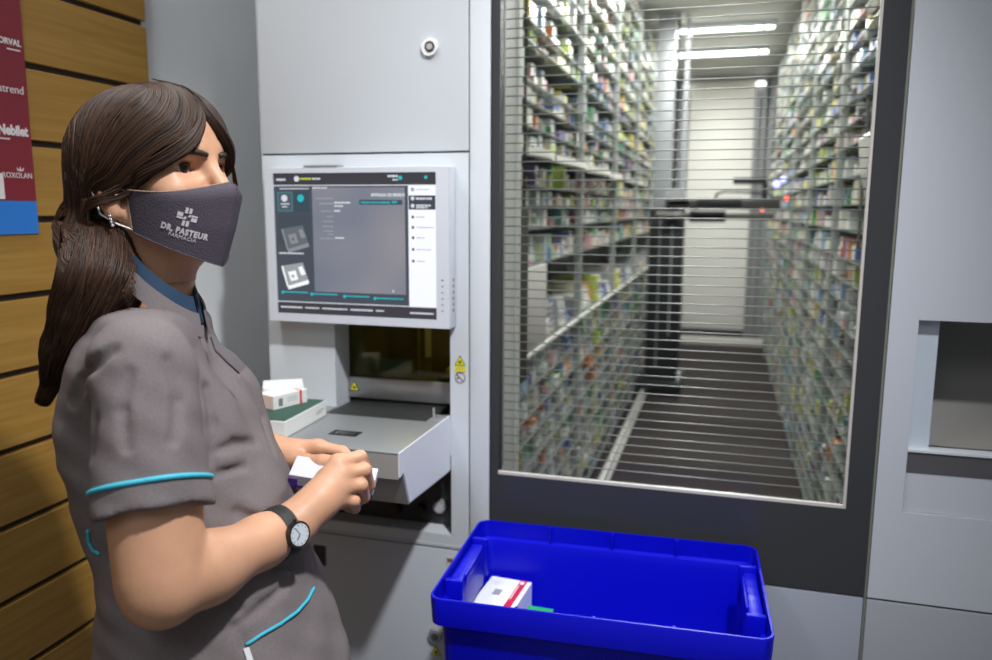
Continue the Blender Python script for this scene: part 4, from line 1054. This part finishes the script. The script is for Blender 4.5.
# print on the near side of the mask
mprint = mat('mask_print', lin(205, 200, 206), .7)
def mask_frame(s, t):
    c = V3(mask_pt(s, t, 1)); ds = V3(mask_pt(s+.04, t, 1))-V3(mask_pt(s-.04, t, 1)); dt = V3(mask_pt(s, t-.04, 1))-V3(mask_pt(s, t+.04, 1))
    ds /= np.linalg.norm(ds); n = np.cross(ds, dt); n /= np.linalg.norm(n)
    if n@R0 < 0: n = -n
    up = np.cross(n, ds); return c, ds, up, n
def wrap_on_mask(me, c, ds, up, n, name, rot=0.0):
    ca, sa = math.cos(rot), math.sin(rot)
    for v in me.vertices:
        x, y, z = v.co; x, y = x*ca-y*sa, x*sa+y*ca
        p = c+ds*x+up*y; h_ = mbvh.ray_cast(Vector(p+n*.03), Vector(-n))
        v.co = (h_[0]+Vector(n)*(.0003 if z < 0 else .0007)) if h_[0] is not None else Vector(p+n*.001)
    me.update(); return link(name, me, mprint, mask)
mc, mds, mup, mn = mask_frame(.50, .50); mc = mc+mds*.0070-mup*.0095
RT_ = math.radians(-13)
wrap_on_mask(text_mesh('DR. PASTEUR', .0105, bold=.0005, xscale=.80, spacing=1.13), mc+mup*-.0075+mds*.0000, mds, mup, mn, 'print_lettering', RT_)
wrap_on_mask(text_mesh('FARMACIA', .0066, xscale=.98, spacing=1.08), mc+mup*-.0147-mds*.0022, mds, mup, mn, 'print_lettering', RT_)
b = MB(); k = .0039   # pharmacy cross with a leaf cut through it
def rect(x0, x1, y0, y1): b.box(x0*k, x1*k, y0*k, y1*k, -.0003, .0003)
rect(-1, -.15, 1.15, 3); rect(.2, 1, 1.3, 3); rect(-1, -.2, -3, -1.3); rect(.15, 1, -3, -1.15); rect(-3, -1.3, -.2, 1); rect(-3, -1.15, -1, -.45); rect(1.3, 3, -1, .2); rect(1.15, 3, .45, 1)
for sg in (1, -1): b.prism([(sg*x*k, sg*y*k) for x, y in ((.2, .15), (.9, .2), (1.1, .95), (.45, .85))], 'z', -.0003, .0003)
b.prism([(x*k, y*k) for x, y in ((-.95, -.9), (-.25, -.75), (-.1, .1), (-.8, -.1))], 'z', -.0003, .0003)
me = bpy.data.meshes.new('cross_emblem'); b.bm.to_mesh(me); b.bm.free()
wrap_on_mask(me, mc+mup*.0115+mds*.0030, mds, mup, mn, 'cross_emblem', RT_)
# ------------------------------------------------------------------ clothes
tun = mat('tunic_grey_cloth', lin(114, 106, 107), .85, spec=.2, noise=(420, .10), bump=(700, .35))
teal_p = mat('teal_piping', lin(60, 176, 200), .6)
SH = E_R*.54+S_R*.46      # middle of the right sleeve hem
hem_r = atd(155, 513, .85)
sl_ax = V3(hem_r-S_R); sl_ax /= np.linalg.norm(sl_ax)
SHL = E_L*.54+S_L*.46; sl_axL = V3(SHL-S_L); sl_axL /= np.linalg.norm(sl_axL)
CN = V3(atd(155, 288, 1.035)); vF = V3(atd(197, 312, 1.030))-CN
def folds(P):
    x, y, z = P
    return f32(.0011)*np.sin(z*f32(58)+x*f32(36)+np.sin(y*f32(31))*f32(1.6))+f32(.0009)*np.sin(x*f32(74)-z*f32(41)+y*f32(53))+f32(.0006)*np.sin(z*f32(140)+y*f32(90)+x*f32(60))
def tunic(P):
    d = torso(P, .004)
    # shoulders
    nb = ctr(tz[-1]-.035)
    for S in (S_R, S_L):
        d = smin(d, cone(P, nb+(S-nb)*.25, S, .048, .052), .05)
    # bust
    bz = 1.225
    for s in (1, -1):
        c = ctr(bz)+TFv*.046+TRv*s*.060; d = smin(d, ellip(P, c, (.070, .064, .072), [TFv, TRv, (0, 0, 1)]), .04)
    for S, hm, ax_ in ((S_R, hem_r, sl_ax), (S_L, SHL, sl_axL)):
        s = cone(P, S, hm+ax_*.05, .055, .0625)
        pl = (P[0]-f32(hm[0]))*f32(ax_[0])+(P[1]-f32(hm[1]))*f32(ax_[1])+(P[2]-f32(hm[2]))*f32(ax_[2])
        s = smax(s, pl, .003)
        d = smin(d, s, .011)
    d = d+folds(P)
    for S, hm, ax_ in ((S_R, hem_r, sl_ax), (S_L, SHL, sl_axL)):
        d = smax(d, -cone(P, hm-ax_*.07, hm+ax_*.06, .044, .0585), .003)
    # neck opening, open lapel in front
    d = smax(d, -cone(P, CN+(0, 0, .12), CN-(0, 0, .02), .070, .062), .006)
    d = smax(d, -cone(P, CN+vF*.5+(0, 0, .05), CN+vF*1.25-(0, 0, .03), .045, .010), .006)
    return d
tl, th_ = bb([ctr(z)+TFv*s*.19+TRv*w*.20 for z in (.80, tz[-1]) for s in (-1, 1) for w in (-1, 1)]+[S_R, hem_r, SHL, S_L], .075)
tl[2] = .66; th_[2] = S_R[2]+.13
coarse = surface_nets(tunic, tl, th_, .008)
cb = BVHTree.FromPolygons([tuple(v) for v in coarse[0]], [tuple(f) for f in coarse[1].tolist()])
def hit(x, y):
    d_ = Vector(atd(x, y, 1.0)-CAM).normalized(); h_ = cb.ray_cast(Vector(CAM), d_); return V3(h_[0]) if h_[0] is not None else None
CREASES = [([(72, 402), (80, 384), (94, 363), (112, 350)], .0062, .0022), ([(212, 462), (214, 424), (208, 388)], .0048, .0022), ([(214, 452), (235, 444), (256, 442)], .0046, .0015), ([(216, 474), (246, 466)], .004, .0015),
           ([(212, 500), (238, 512), (264, 522)], .0050, .002), ([(216, 346), (244, 382), (264, 416), (274, 452)], .0034, .002), ([(236, 628), (245, 646)], .003, .002), ([(236, 626), (262, 607), (284, 586)], .0030, .0018),
           ([(96, 420), (92, 455)], .0042, .0012), ([(130, 372), (122, 410), (126, 448)], .0034, .001), ([(168, 360), (178, 400), (174, 440)], .0036, .001), ([(226, 540), (256, 560), (290, 566)], .0042, .0015), ([(216, 590), (240, 610)], .004, .0012)]
GRV = []
for pp, r_, r1 in CREASES:
    q = [hit(*p) for p in pp]
    for k, (a, c) in enumerate(zip(q[:-1], q[1:])):
        if a is not None and c is not None and np.linalg.norm(a-c) < .09: GRV.append((a, c, r_ if k else r_*.7, r_))
smooth_tunic = tunic
def tunic(P):
    d = smooth_tunic(P)
    for a, c, r0, r1 in GRV: d = smax(d, -cone(P, a, c, r0, r1), .009)
    return d
to = link('tunic', to_mesh('tunic', [surface_nets(tunic, tl, th_, .0036)]), tun, person)
tv = to.data; tbvh = BVHTree.FromPolygons([v.co for v in tv.vertices], [tuple(p.vertices) for p in tv.polygons])
def shot(x, y, lift=.0015):
    o_ = Vector(CAM); d_ = Vector(atd(x, y, 1.0)-CAM).normalized(); h_ = tbvh.ray_cast(o_, d_)
    return h_[0]+h_[1]*lift if h_[0] is not None else None
# piping round the sleeve, a ring of points on the cloth
def sleeve_ring(hm, ax_, back, r, S, name):
    c = hm-ax_*back; u = np.cross(ax_, (0, 0, 1.0)); u /= np.linalg.norm(u); w = np.cross(ax_, u); pts = []
    for i in range(64):
        a = 2*PI*i/64; d_ = u*math.cos(a)+w*math.sin(a)
        h_ = tbvh.ray_cast(Vector(c+d_*.11), Vector(-d_))
        if h_[0] is not None and (h_[0]-Vector(c)).length < .074: pts.append(h_[0]+Vector(d_)*.0006)
        else: pts.append(Vector(c+d_*.0605))
    b = MB(); b.tube(pts, r, 8, True); return b.build(name, teal_p, to)
sleeve_ring(hem_r, sl_ax, .030, .0030, S_R, 'sleeve_piping')
sleeve_ring(SHL, sl_axL, .030, .0030, S_L, 'sleeve_piping')
def piping(pix, name, r=.0022):
    pts = [shot(*p) for p in pix]; pts = [p for p in pts if p is not None]
    if len(pts) > 1: b = MB(); b.tube(pts, r, 8); return b.build(name, teal_p, to)
def interp_px(pp, n=6):
    out = []
    for (x0, y0), (x1, y1) in zip(pp[:-1], pp[1:]):
        for i in range(n): out.append((x0+(x1-x0)*i/n, y0+(y1-y0)*i/n))
    return out+[pp[-1]]
piping(interp_px([(246, 645), (262, 634), (280, 624), (296, 612), (307, 600), (313, 588)]), 'pocket_piping')
piping(interp_px([(89, 530), (90, 542), (94, 550), (101, 554)]), 'back_piping', .002)
# pocket label
lp = [shot(x, y, .001) for x, y in ((243, 649), (249, 647), (256, 668), (250, 670))]
if all(p is not None for p in lp):
    bm = bmesh.new(); bm.faces.new([bm.verts.new(p+(Vector(CAM)-p).normalized()*.003) for p in lp]); me = bpy.data.meshes.new('pocket_label'); bm.to_mesh(me); bm.free(); link('pocket_label', me, mat('label_cloth', lin(205, 205, 208), .8), to)
# stand collar, navy, open at the front
navy = mat('collar_navy', lin(24, 52, 78), .8, noise=(300, .08))
def collar(name, m_, k0, k1, z0, z1, gap, parent):
    """ring round the neck that drops towards the front"""
    bm = bmesh.new(); rings = []; N = 56
    for i in range(N+1):
        a = gap+(2*PI-2*gap)*i/N; col = []
        for k in range(6):
            t = k/5; kk = k0+(k1-k0)*t; col.append(bm.verts.new(CN+vF*math.cos(a)*kk+TRv*.060*math.sin(a)*kk+V3((0, 0, z0+(z1-z0)*t+.024*(1-max(0, math.cos(a))))) ))
        rings.append(col)
    for i in range(N):
        for k in range(5): bm.faces.new((rings[i][k], rings[i+1][k], rings[i+1][k+1], rings[i][k+1]))
    bmesh.ops.recalc_face_normals(bm, faces=bm.faces); bmesh.ops.solidify(bm, geom=list(bm.faces), thickness=.003)
    me = bpy.data.meshes.new(name); bm.to_mesh(me); bm.free(); return link(name, me, m_, parent, auto=50)
collar('inner_collar', navy, 1.10, .98, -.012, .020, .12, person)
collar('collar', tun, 1.26, 1.16, -.024, .004, .22, to)
bm = bmesh.new(); V_ = [bm.verts.new(atd(*p)) for p in ((211, 336, 1.012), (225, 347, 1.01), (237, 355, 1.01), (246, 367, 1.012), (240, 373, .998), (229, 363, .99), (216, 350, .99))]
bm.faces.new(V_); bmesh.ops.triangulate(bm, faces=bm.faces); bmesh.ops.subdivide_edges(bm, edges=bm.edges, cuts=2, smooth=.3); bmesh.ops.recalc_face_normals(bm, faces=bm.faces); bmesh.ops.solidify(bm, geom=list(bm.faces), thickness=.003)
me = bpy.data.meshes.new('lapel'); bm.to_mesh(me); bm.free(); link('lapel', me, mat('lapel_dark_cloth', lin(92, 86, 90), .85, bump=(700, .35)), to, auto=50)
# trousers and shoes, below the picture's edge
def legs(P):
    d = None
    for s in (1, -1):
        hip = ctr(tz[0]+.10)+TRv*s*.085; kn = V3((hip[0]+.02, hip[1], .48)); an = V3((hip[0]-.01, hip[1], .09))
        c = smin(cone(P, hip, kn, .088, .064), cone(P, kn, an, .064, .048), .03); d = c if d is None else smin(d, c, .03)
    z0 = ctr(tz[0]+.10)
    d = smin(d, torso(P, -.008), .03); return smax(d, P[2]-f32(.86), .01)
q0 = ctr(tz[0])
link('trousers', to_mesh('trousers', [surface_nets(legs, (q0[0]-.24, q0[1]-.26, .03), (q0[0]+.26, q0[1]+.26, .88), .010)]), mat('trouser_cloth', lin(70, 68, 72), .85), person)
for s in (1, -1):
    hip = ctr(tz[0]+.10)+TRv*s*.085
    def shoe(P, hip=hip):
        d = smin(cone(P, (hip[0]-.035, hip[1], .042), (hip[0]+.12, hip[1]+.05, .034), .040, .034), cone(P, (hip[0]-.01, hip[1], .05), (hip[0]-.01, hip[1], .10), .042, .046), .03); return smax(d, f32(.002)-P[2], .004)
    link('shoe', to_mesh('shoe', [surface_nets(shoe, (hip[0]-.1, hip[1]-.08, -.01), (hip[0]+.2, hip[1]+.14, .16), .005)]), black, person)
# --- watch
wp = W_R*.90+E_R*.10; wax = V3(W_R-E_R); wax /= np.linalg.norm(wax)
wu = np.cross(wax, (0, 0, 1.0)); wu /= np.linalg.norm(wu); wv = np.cross(wax, wu)
vc = CAM-wp; vc /= np.linalg.norm(vc)
wr_ = .0305
strap = mat('watch_strap_black', lin(30, 28, 28), .5, bump=(300, .3))
bm = bmesh.new(); N = 48; rings = []
for i in range(N):
    a = 2*PI*i/N; d_ = wu*math.cos(a)+wv*math.sin(a); rings.append([bm.verts.new(wp+d_*(wr_+dr)+wax*x) for x, dr in ((-.0085, 0), (-.0085, .0022), (0, .003), (.0085, .0022), (.0085, 0), (0, -.001))])
for i in range(N):
    for k in range(6): bm.faces.new((rings[i][k], rings[(i+1) % N][k], rings[(i+1) % N][(k+1) % 6], rings[i][(k+1) % 6]))
bmesh.ops.recalc_face_normals(bm, faces=bm.faces); me = bpy.data.meshes.new('wrist_watch'); bm.to_mesh(me); bm.free()
watch = link('wrist_watch', me, strap, person, auto=40)
tgt = atd(299, 541, .96)          # dial sits on the lower outer side of the wrist
wd = V3(tgt-wp); wd -= wax*(wd@wax); wd /= np.linalg.norm(wd)
wd = wd*.55+vc*.75; wd -= wax*(wd@wax); wd /= np.linalg.norm(wd)
c0 = wp+wd*(wr_+.001)
b = MB(); b.cyl(c0, c0+wd*.0065, .0165, .0160, 36); b.cyl(c0+wax*0+np.cross(wd, wax)*.016+wd*.003, c0+np.cross(wd, wax)*.0195+wd*.003, .002, n=10); wc = b.build('watch_case', mat('watch_case_dark', lin(70, 66, 64), .25, metal=.8), watch, auto=40)
b = MB(); b.cyl(c0+wd*.0066, c0+wd*.0069, .0133, n=36); b.build('dial', mat('dial_pale', lin(196, 202, 210), .3), watch, auto=40)
b = MB(); dx = wax; dy = np.cross(wd, wax); o_ = c0+wd*.0072
for ang, L_, w_ in ((2.0, .0100, .0004), (3.9, .0070, .0006)): b.tube([o_, o_+dx*math.cos(ang)*L_+dy*math.sin(ang)*L_], w_, 5)
for i in range(12): p = dx*math.cos(i*PI/6)+dy*math.sin(i*PI/6); b.tube([o_+p*.0105, o_+p*.0122], .0004, 5)
b.build('hands_and_marks', print_black, watch)
# --- carton held in the hands
kc = atd(334, 477, 1.082); kx = atd(373, 484, 1.084)-atd(293, 471, 1.080); kx /= np.linalg.norm(kx)
kz = V3(CAM-kc)*.35+V3((0, 0, .9)); kz -= kx*(kz@kx); kz /= np.linalg.norm(kz); ky = np.cross(kz, kx)
hb_ = thing('medicine_carton', (0, 0, 0), 'small white carton with violet edge held in the hands of the woman', 'box')
KL, KW, KH = .114, .042, .020
violet = mat('print_violet', lin(92, 52, 170), .45)
b = MB(); b.box(-KL/2, KL/2, -KW/2, KW/2, -KH/2, KH/2, .0008, seg=1); b.build('carton_body', mat('carton_lilac_white', lin(196, 196, 210), .45), hb_)
b = MB(); b.box(-KL/2-.0003, -KL/2+.012, -KW/2-.0003, KW/2+.0003, -KH/2-.0003, KH/2-.006); b.box(KL/2-.02, KL/2+.0003, -KW/2-.0003, -KW/2+.002, -KH/2-.0003, -KH/2+.007); b.box(-KL/2+.010, KL/2-.004, -KW/2-.0003, -KW/2+.001, -KH/2-.0003, -KH/2+.004); b.build('violet_print', violet, hb_)
b = MB()
for k in range(3): b.box(KL/2-.03, KL/2-.006, KW/2-.012-k*.004, KW/2-.011-k*.004, KH/2-.0002, KH/2+.0003)
b.build('grey_lettering', print_grey, hb_)
hb_.matrix_world = Matrix(((kx[0], ky[0], kz[0], kc[0]), (kx[1], ky[1], kz[1], kc[1]), (kx[2], ky[2], kz[2], kc[2]), (0, 0, 0, 1)))
# ------------------------------------------------------------------ hair
def hair_mat(name, c0, c1):
    mt = mat(name, c0, .5, spec=.3); nt = mt.node_tree; b_ = nt.nodes['Principled BSDF']
    g = nt.nodes.new('ShaderNodeNewGeometry'); r = nt.nodes.new('ShaderNodeValToRGB'); e_ = r.color_ramp.elements
    e_[0].color = (*c0, 1); e_[1].color = (*c1, 1); m_ = r.color_ramp.elements.new(.6); m_.color = tuple(.6*a+.4*c for a, c in zip(c0, c1))+(1,)
    nt.links.new(g.outputs['Random Per Island'], r.inputs[0]); nt.links.new(r.outputs[0], b_.inputs['Base Color']); return mt
hairm = hair_mat('hair_strand_brown', lin(30, 20, 15), lin(76, 51, 35))
hairb = mat('hair_base_brown', lin(34, 23, 17), .6)
def head_q(P):
    q = [P[i]-f32(HO[i]) for i in range(3)]
    return [sum(f32(A[j]/HS)*q[j] for j in range(3)) for A in (F0, R0, U0)]
def tail_at(x, y, d, lift=.022):
    """a point of the tail: lies on the back of the tunic where that is nearer than depth d"""
    o_ = Vector(CAM); dv = Vector(atd(x, y, 1.0)-CAM); h_ = tbvh.ray_cast(o_, dv.normalized())
    if h_[0] is not None: d = min(d, h_[3]/dv.length-lift)
    return V3(atd(x, y, d))
G = hw(-.165, .030, -.085)
PT = [V3(G), tail_at(102, 280, .975), tail_at(88, 310, .98), tail_at(68, 348, .99), tail_at(50, 386, 1.0)]
TRAD = [.048, .042, .036, .024, .011]
UBX = [0, .006, .027, .048, .066, .076, .2]; UBY = [.066, .060, .026, .006, -.012, -.028, -.030]
def hair_base(P):
    f, r, u = head_q(P); ar = np.abs(r)
    d = smin(he(P, (-.092, 0, .018), (.104, .088, .094)), he(P, (-.044, 0, .032), (.064, .072, .072)), .02)
    ub = np.interp(ar, UBX, UBY).astype(f32)
    ub = ub-f32(.016)*np.clip((f32(-.062)-f)/f32(.02), 0, 1)
    hole = np.maximum((u-ub)*f32(.75), f32(-.108)-f)
    d = smax(d, -hole, .006)
    d = smax(d, (f32(-.075)-u)*f32(.9), .02)
    d = smin(d, cone(P, hw(-.135, .005, -.015), G, .066, .046), .03)
    for a, c, r0, r1 in zip(PT[:-1], PT[1:], TRAD[:-1], TRAD[1:]): d = smin(d, cone(P, a, c, r0, r1), .02)
    return d
hbx = bb([hw(f, r, u) for f in (-.20, .03) for r in (-.10, .10) for u in (-.10, .11)]+PT, .05)
hair = link('hair', to_mesh('hair', [surface_nets(hair_base, hbx[0], hbx[1], .0026)]), hairb, person)
hv = hair.data; hbvh = BVHTree.FromPolygons([v.co for v in hv.vertices], [tuple(p.vertices) for p in hv.polygons])
rh = random.Random(5)
def snap(p, lift):
    h_ = hbvh.find_nearest(Vector(p)); return h_[0]+h_[1]*lift
def bez(pts, n):
    pts = [np.array(p, float) for p in pts]; out = []
    for i in range(n+1):
        t = i/n; q = list(pts)
        while len(q) > 1: q = [a*(1-t)+c*t for a, c in zip(q[:-1], q[1:])]
        out.append(q[0])
    return out
def catmull(pts, n):
    pts = [np.array(p, float) for p in pts]; P = [2*pts[0]-pts[1]]+pts+[2*pts[-1]-pts[-2]]; out = []
    for i in range(1, len(P)-2):
        for k in range(n):
            t = k/n; a, b_, c, d_ = P[i-1:i+3]
            out.append(.5*((2*b_)+(c-a)*t+(2*a-5*b_+4*c-d_)*t*t+(3*b_-a-3*c+d_)*t**3))
    return out+[pts[-1]]
strands = []
def add_strand(pts, r0, r1=None): strands.append((pts, r0, r0*.3 if r1 is None else r1))
td = PT[3]-PT[1]; td /= np.linalg.norm(td)
vw = V3(CAM-PT[2]); vw /= np.linalg.norm(vw)
e1 = np.cross(td, vw); e1 /= np.linalg.norm(e1); e2 = np.cross(e1, td)
if e2@vw < 0: e2 = -e2
def tail_path(ang, end, jit=.0):
    """down the outside of the tail at angle ang"""
    out = []
    for k, (p, r_) in enumerate(zip(PT[1:], TRAD[1:])):
        out.append(p+(e1*math.sin(ang)+e2*math.cos(ang))*r_*(1.0+jit*k))
    out = out[:end] if end else out
    if len(out) == 4: out.append(PT[4]+(PT[4]-PT[3])*rh.uniform(.2, .9)+(e1*math.sin(ang)+e2*math.cos(ang))*rh.uniform(.0, .010))
    return out
def snapped(path, lo, hi, keep=0):
    lf = rh.uniform(lo, hi); n = len(path); return [snap(p, lf) if k < n-keep and (Vector(p)-Vector(PT[4])).length > .028 else Vector(p) for k, p in enumerate(path)]
# 1. from the crown over the side of the head into the tail
for i in range(900):
    side = 1 if rh.random() < .8 else -1
    f0 = rh.uniform(-.175, -.02); w = (f0+.175)/.155
    ang = rh.uniform(-1.75, 1.75); end = rh.choice((3, 4, 4, 4, 4))
    c = [(f0, side*rh.uniform(0, .012), .10), (f0-.012, side*.050, .078), (-.150+.075*w, side*.080, .020+rh.uniform(-.02, .02)), (-.160+.045*w, side*.075, -.030+rh.uniform(-.015, .01)), (-.168, side*.04+rh.uniform(-.01, .01), -.070)]
    path = catmull([hw(*p) for p in c]+tail_path(ang+side*.2, end, rh.uniform(-.02, .03)), 4)
    add_strand(snapped(path, -.0006, .0030, 0), rh.uniform(.0007, .0013))
# 2. fringe swept to the near temple along the hairline, on over the ear
for i in range(760):
    q = rh.random()**1.2; side = 1 if rh.random() < .74 else -1
    k = q*.055
    c = [(-.060-.05*q, side*rh.uniform(0, .012), .115), (.004-.05*q, side*(.008+.024*q), .078+.012*q), (.012-.045*q, side*(.027+.024*q), .031+.046*q), (-.008-.035*q, side*(.048+.018*q), .011+.048*q), (-.036-.03*q, side*(.066+.010*q), -.008+.044*q), (-.062-.025*q, side*.080, -.027+.040*q)]
    if side > 0 and rh.random() < .8: c += [(-.100-.01*q, .088, -.040+.034*q), (-.130, .078, -.056), (-.160, .05, -.080)]
    path = catmull([hw(*p) for p in c], 5)
    if len(c) > 6: path += catmull(tail_path(rh.uniform(-.6, 1.2), rh.choice((3, 4, 4))), 4)[1:]
    add_strand(snapped(path, -.0004, .0034), rh.uniform(.0006, .0012))
# 3. strands hanging free on the far temple and at the near one
for i in range(46):
    q = rh.random(); c = [(-.03, -.012, .10), (.018, -.020, .075), (.012, -.045, .035), (-.004+.004*q, -.064, -.004), (-.012+.010*q, -.071, -.028-.02*q)]
    add_strand([Vector(hw(*p)) for p in bez(c, 11)], rh.uniform(.0006, .0011))
for i in range(70):
    q = rh.random(); c = [(-.112-.012*q, .083, -.032), (-.118-.014*q, .086, -.058), (-.128-.014*q, .080, -.088)]
    path = [Vector(hw(*p)) for p in bez(c, 6)]+[Vector(p) for p in (tail_at(112+22*q, 282, .95, .020), tail_at(100+rh.uniform(0, 34), 300+rh.uniform(-4, 8), .95, .018))]
    add_strand([Vector(p) for p in catmull(path, 2)], rh.uniform(.0006, .0010))
# hairline: strands lying along the edge of the fringe, covering the rim of the hair
def skin_at(f, r, u, lift):
    h_ = bvh.find_nearest(Vector(hw(f, r, u))); return h_[0]+Vector(h_[1])*lift
for i in range(420):
    side = 1 if rh.random() < .62 else -1; o_u = rh.uniform(-.0035, .010); lf = rh.uniform(.0012, .0125); z_ = rh.uniform(-.004, .004)
    edge = [(.012, .008, .060), (.006, .027, .026), (-.012, .048, .006), (-.038, .066, -.013), (-.060, .076, -.030)]
    n_e = rh.choice((3, 4, 5, 5)) if side > 0 else rh.choice((3, 4, 4, 5))
    pts = [hw(-.060, side*.006, .118), hw(-.012, side*.006, .100)]+[skin_at(f, side*r, u+o_u+z_, lf) for f, r, u in edge[:n_e]]
    if n_e == 5 and side > 0: pts += [hw(-.085, .091, -.040+o_u), hw(-.110, .090, -.046+o_u), hw(-.135, .080, -.06)]
    add_strand([Vector(p) for p in catmull(pts, 4)], rh.uniform(.0006, .0011))
# more strands from behind the ear down the near side of the tail
for i in range(420):
    ang = rh.uniform(-2.0, 2.0); q = rh.random(); k_ = rh.choice((3, 4, 4))
    c = [hw(-.100-.05*q, .086-.01*q, -.020+rh.uniform(-.01, .03)), hw(-.118-.04*q, .088-.012*q, -.052), hw(-.130-.03*q, .080-.012*q, -.085)]
    c.append(V3(G)+(e1*math.sin(ang)+e2*math.cos(ang))*TRAD[0]*1.05)
    add_strand(snapped(catmull(c+tail_path(ang, k_, rh.uniform(-.02, .04)), 4), -.0004, .0036), rh.uniform(.0006, .0012))
def hair_hit(x, y, lift):
    d_ = Vector(atd(x, y, 1.0)-CAM).normalized(); h_ = hbvh.ray_cast(Vector(CAM), d_); return h_[0]+h_[1]*lift if h_[0] is not None else None
for i in range(520):
    t = rh.random(); lf = rh.uniform(.0004, .0050); j_ = lambda: rh.uniform(-4, 4)
    pp = [(124-40*t+j_(), 214+10*t), (133-56*t+j_(), 250), (130-62*t+j_(), 274), (116-58*t+j_(), 302), (94-46*t+j_(), 332), (73-30*t+j_(), 362), (58-16*t, 386)]
    q = [hair_hit(*p, lf) for p in pp[:rh.choice((4, 5, 6, 7))]]; q = [p for p in q if p is not None]
    if len(q) > 2: add_strand([Vector(p) for p in catmull(q, 4)], rh.uniform(.0006, .0011))
# 4. flyaways
for i in range(0):
    f = rh.uniform(-.16, .0); a = np.array((f, rh.uniform(-.02, .03), .105)); d_ = np.array((rh.uniform(-.03, .03), rh.uniform(-.02, .02), rh.uniform(.002, .010)))
    add_strand([hw(*p) for p in bez([a-(0, 0, .006), a+d_*.9+np.array((0, 0, .006)), a+d_*np.array((1.8, 1.5, .2))], 7)], .00028)
mbx = MB()
for pts, r0, r1 in strands:
    n = len(pts); mbx.tube(pts, [r0*(.55 if k == 0 else 1) if k < n*.7 else r0+(r1-r0)*(k/(n-1)-.7)/.3 for k in range(n)], 4)
mbx.build('hair_strands', hairm, hair)
# ------------------------------------------------------------------ light
wd_ = bpy.data.worlds.new('world'); scene.world = wd_; wd_.use_nodes = True
bg = wd_.node_tree.nodes['Background']; bg.inputs[0].default_value = (.92, .96, 1.0, 1); bg.inputs[1].default_value = .20
def area(name, loc, to_, power, sx, sy, col=(1, 1, 1)):
    l = bpy.data.lights.new(name, 'AREA'); l.shape = 'RECTANGLE'; l.size = sx; l.size_y = sy; l.energy = power; l.color = col
    o = bpy.data.objects.new(name, l); COL.objects.link(o); o.location = loc; o.rotation_euler = (Vector(to_)-Vector(loc)).to_track_quat('-Z', 'Y').to_euler(); return o
def spot(name, loc, to_, power, angle, blend, soft, col):
    l = bpy.data.lights.new(name, 'SPOT'); l.energy = power; l.spot_size = math.radians(angle); l.spot_blend = blend; l.shadow_soft_size = soft; l.color = col
    o = bpy.data.objects.new(name, l); COL.objects.link(o); o.location = loc; o.rotation_euler = (Vector(to_)-Vector(loc)).to_track_quat('-Z', 'Y').to_euler(); return o
spot('room_spot', (.30, -1.15, 2.85), (-.46, -.20, 1.02), 225, 68, 1.0, .06, (.975, .985, 1))
area('shaft_fill', (-.70, .40, 1.48), (-.70, .35, 1.0), .6, .2, .1, (1, .97, .85))  # unseen fill light added to brighten the inside of the shaft
area('room_panel', (-.3, -2.6, 2.9), (-.4, -.3, 1.2), 9, 1.6, .8, (.93, .97, 1))
area('wall_fill', (-1.13, -.7, 2.9), (-1.2, -.5, 1.0), 19, .3, .6, (.95, .98, 1))  # unseen fill light added to lighten the left wall
for y in (1.2, 2.6, 3.9, 5.0, 6.0):
    area('aisle_lamp_fill', (-.09, y, 2.84), (-.09, y, 0), 31, .7, .06, (1, .985, .95))
area('aisle_lamp_fill', (-.09, 6.7, 2.84), (-.09, 6.7, 0), 8, .7, .06, (1, .985, .95))  # extra light without a fixture, added to brighten the white back door
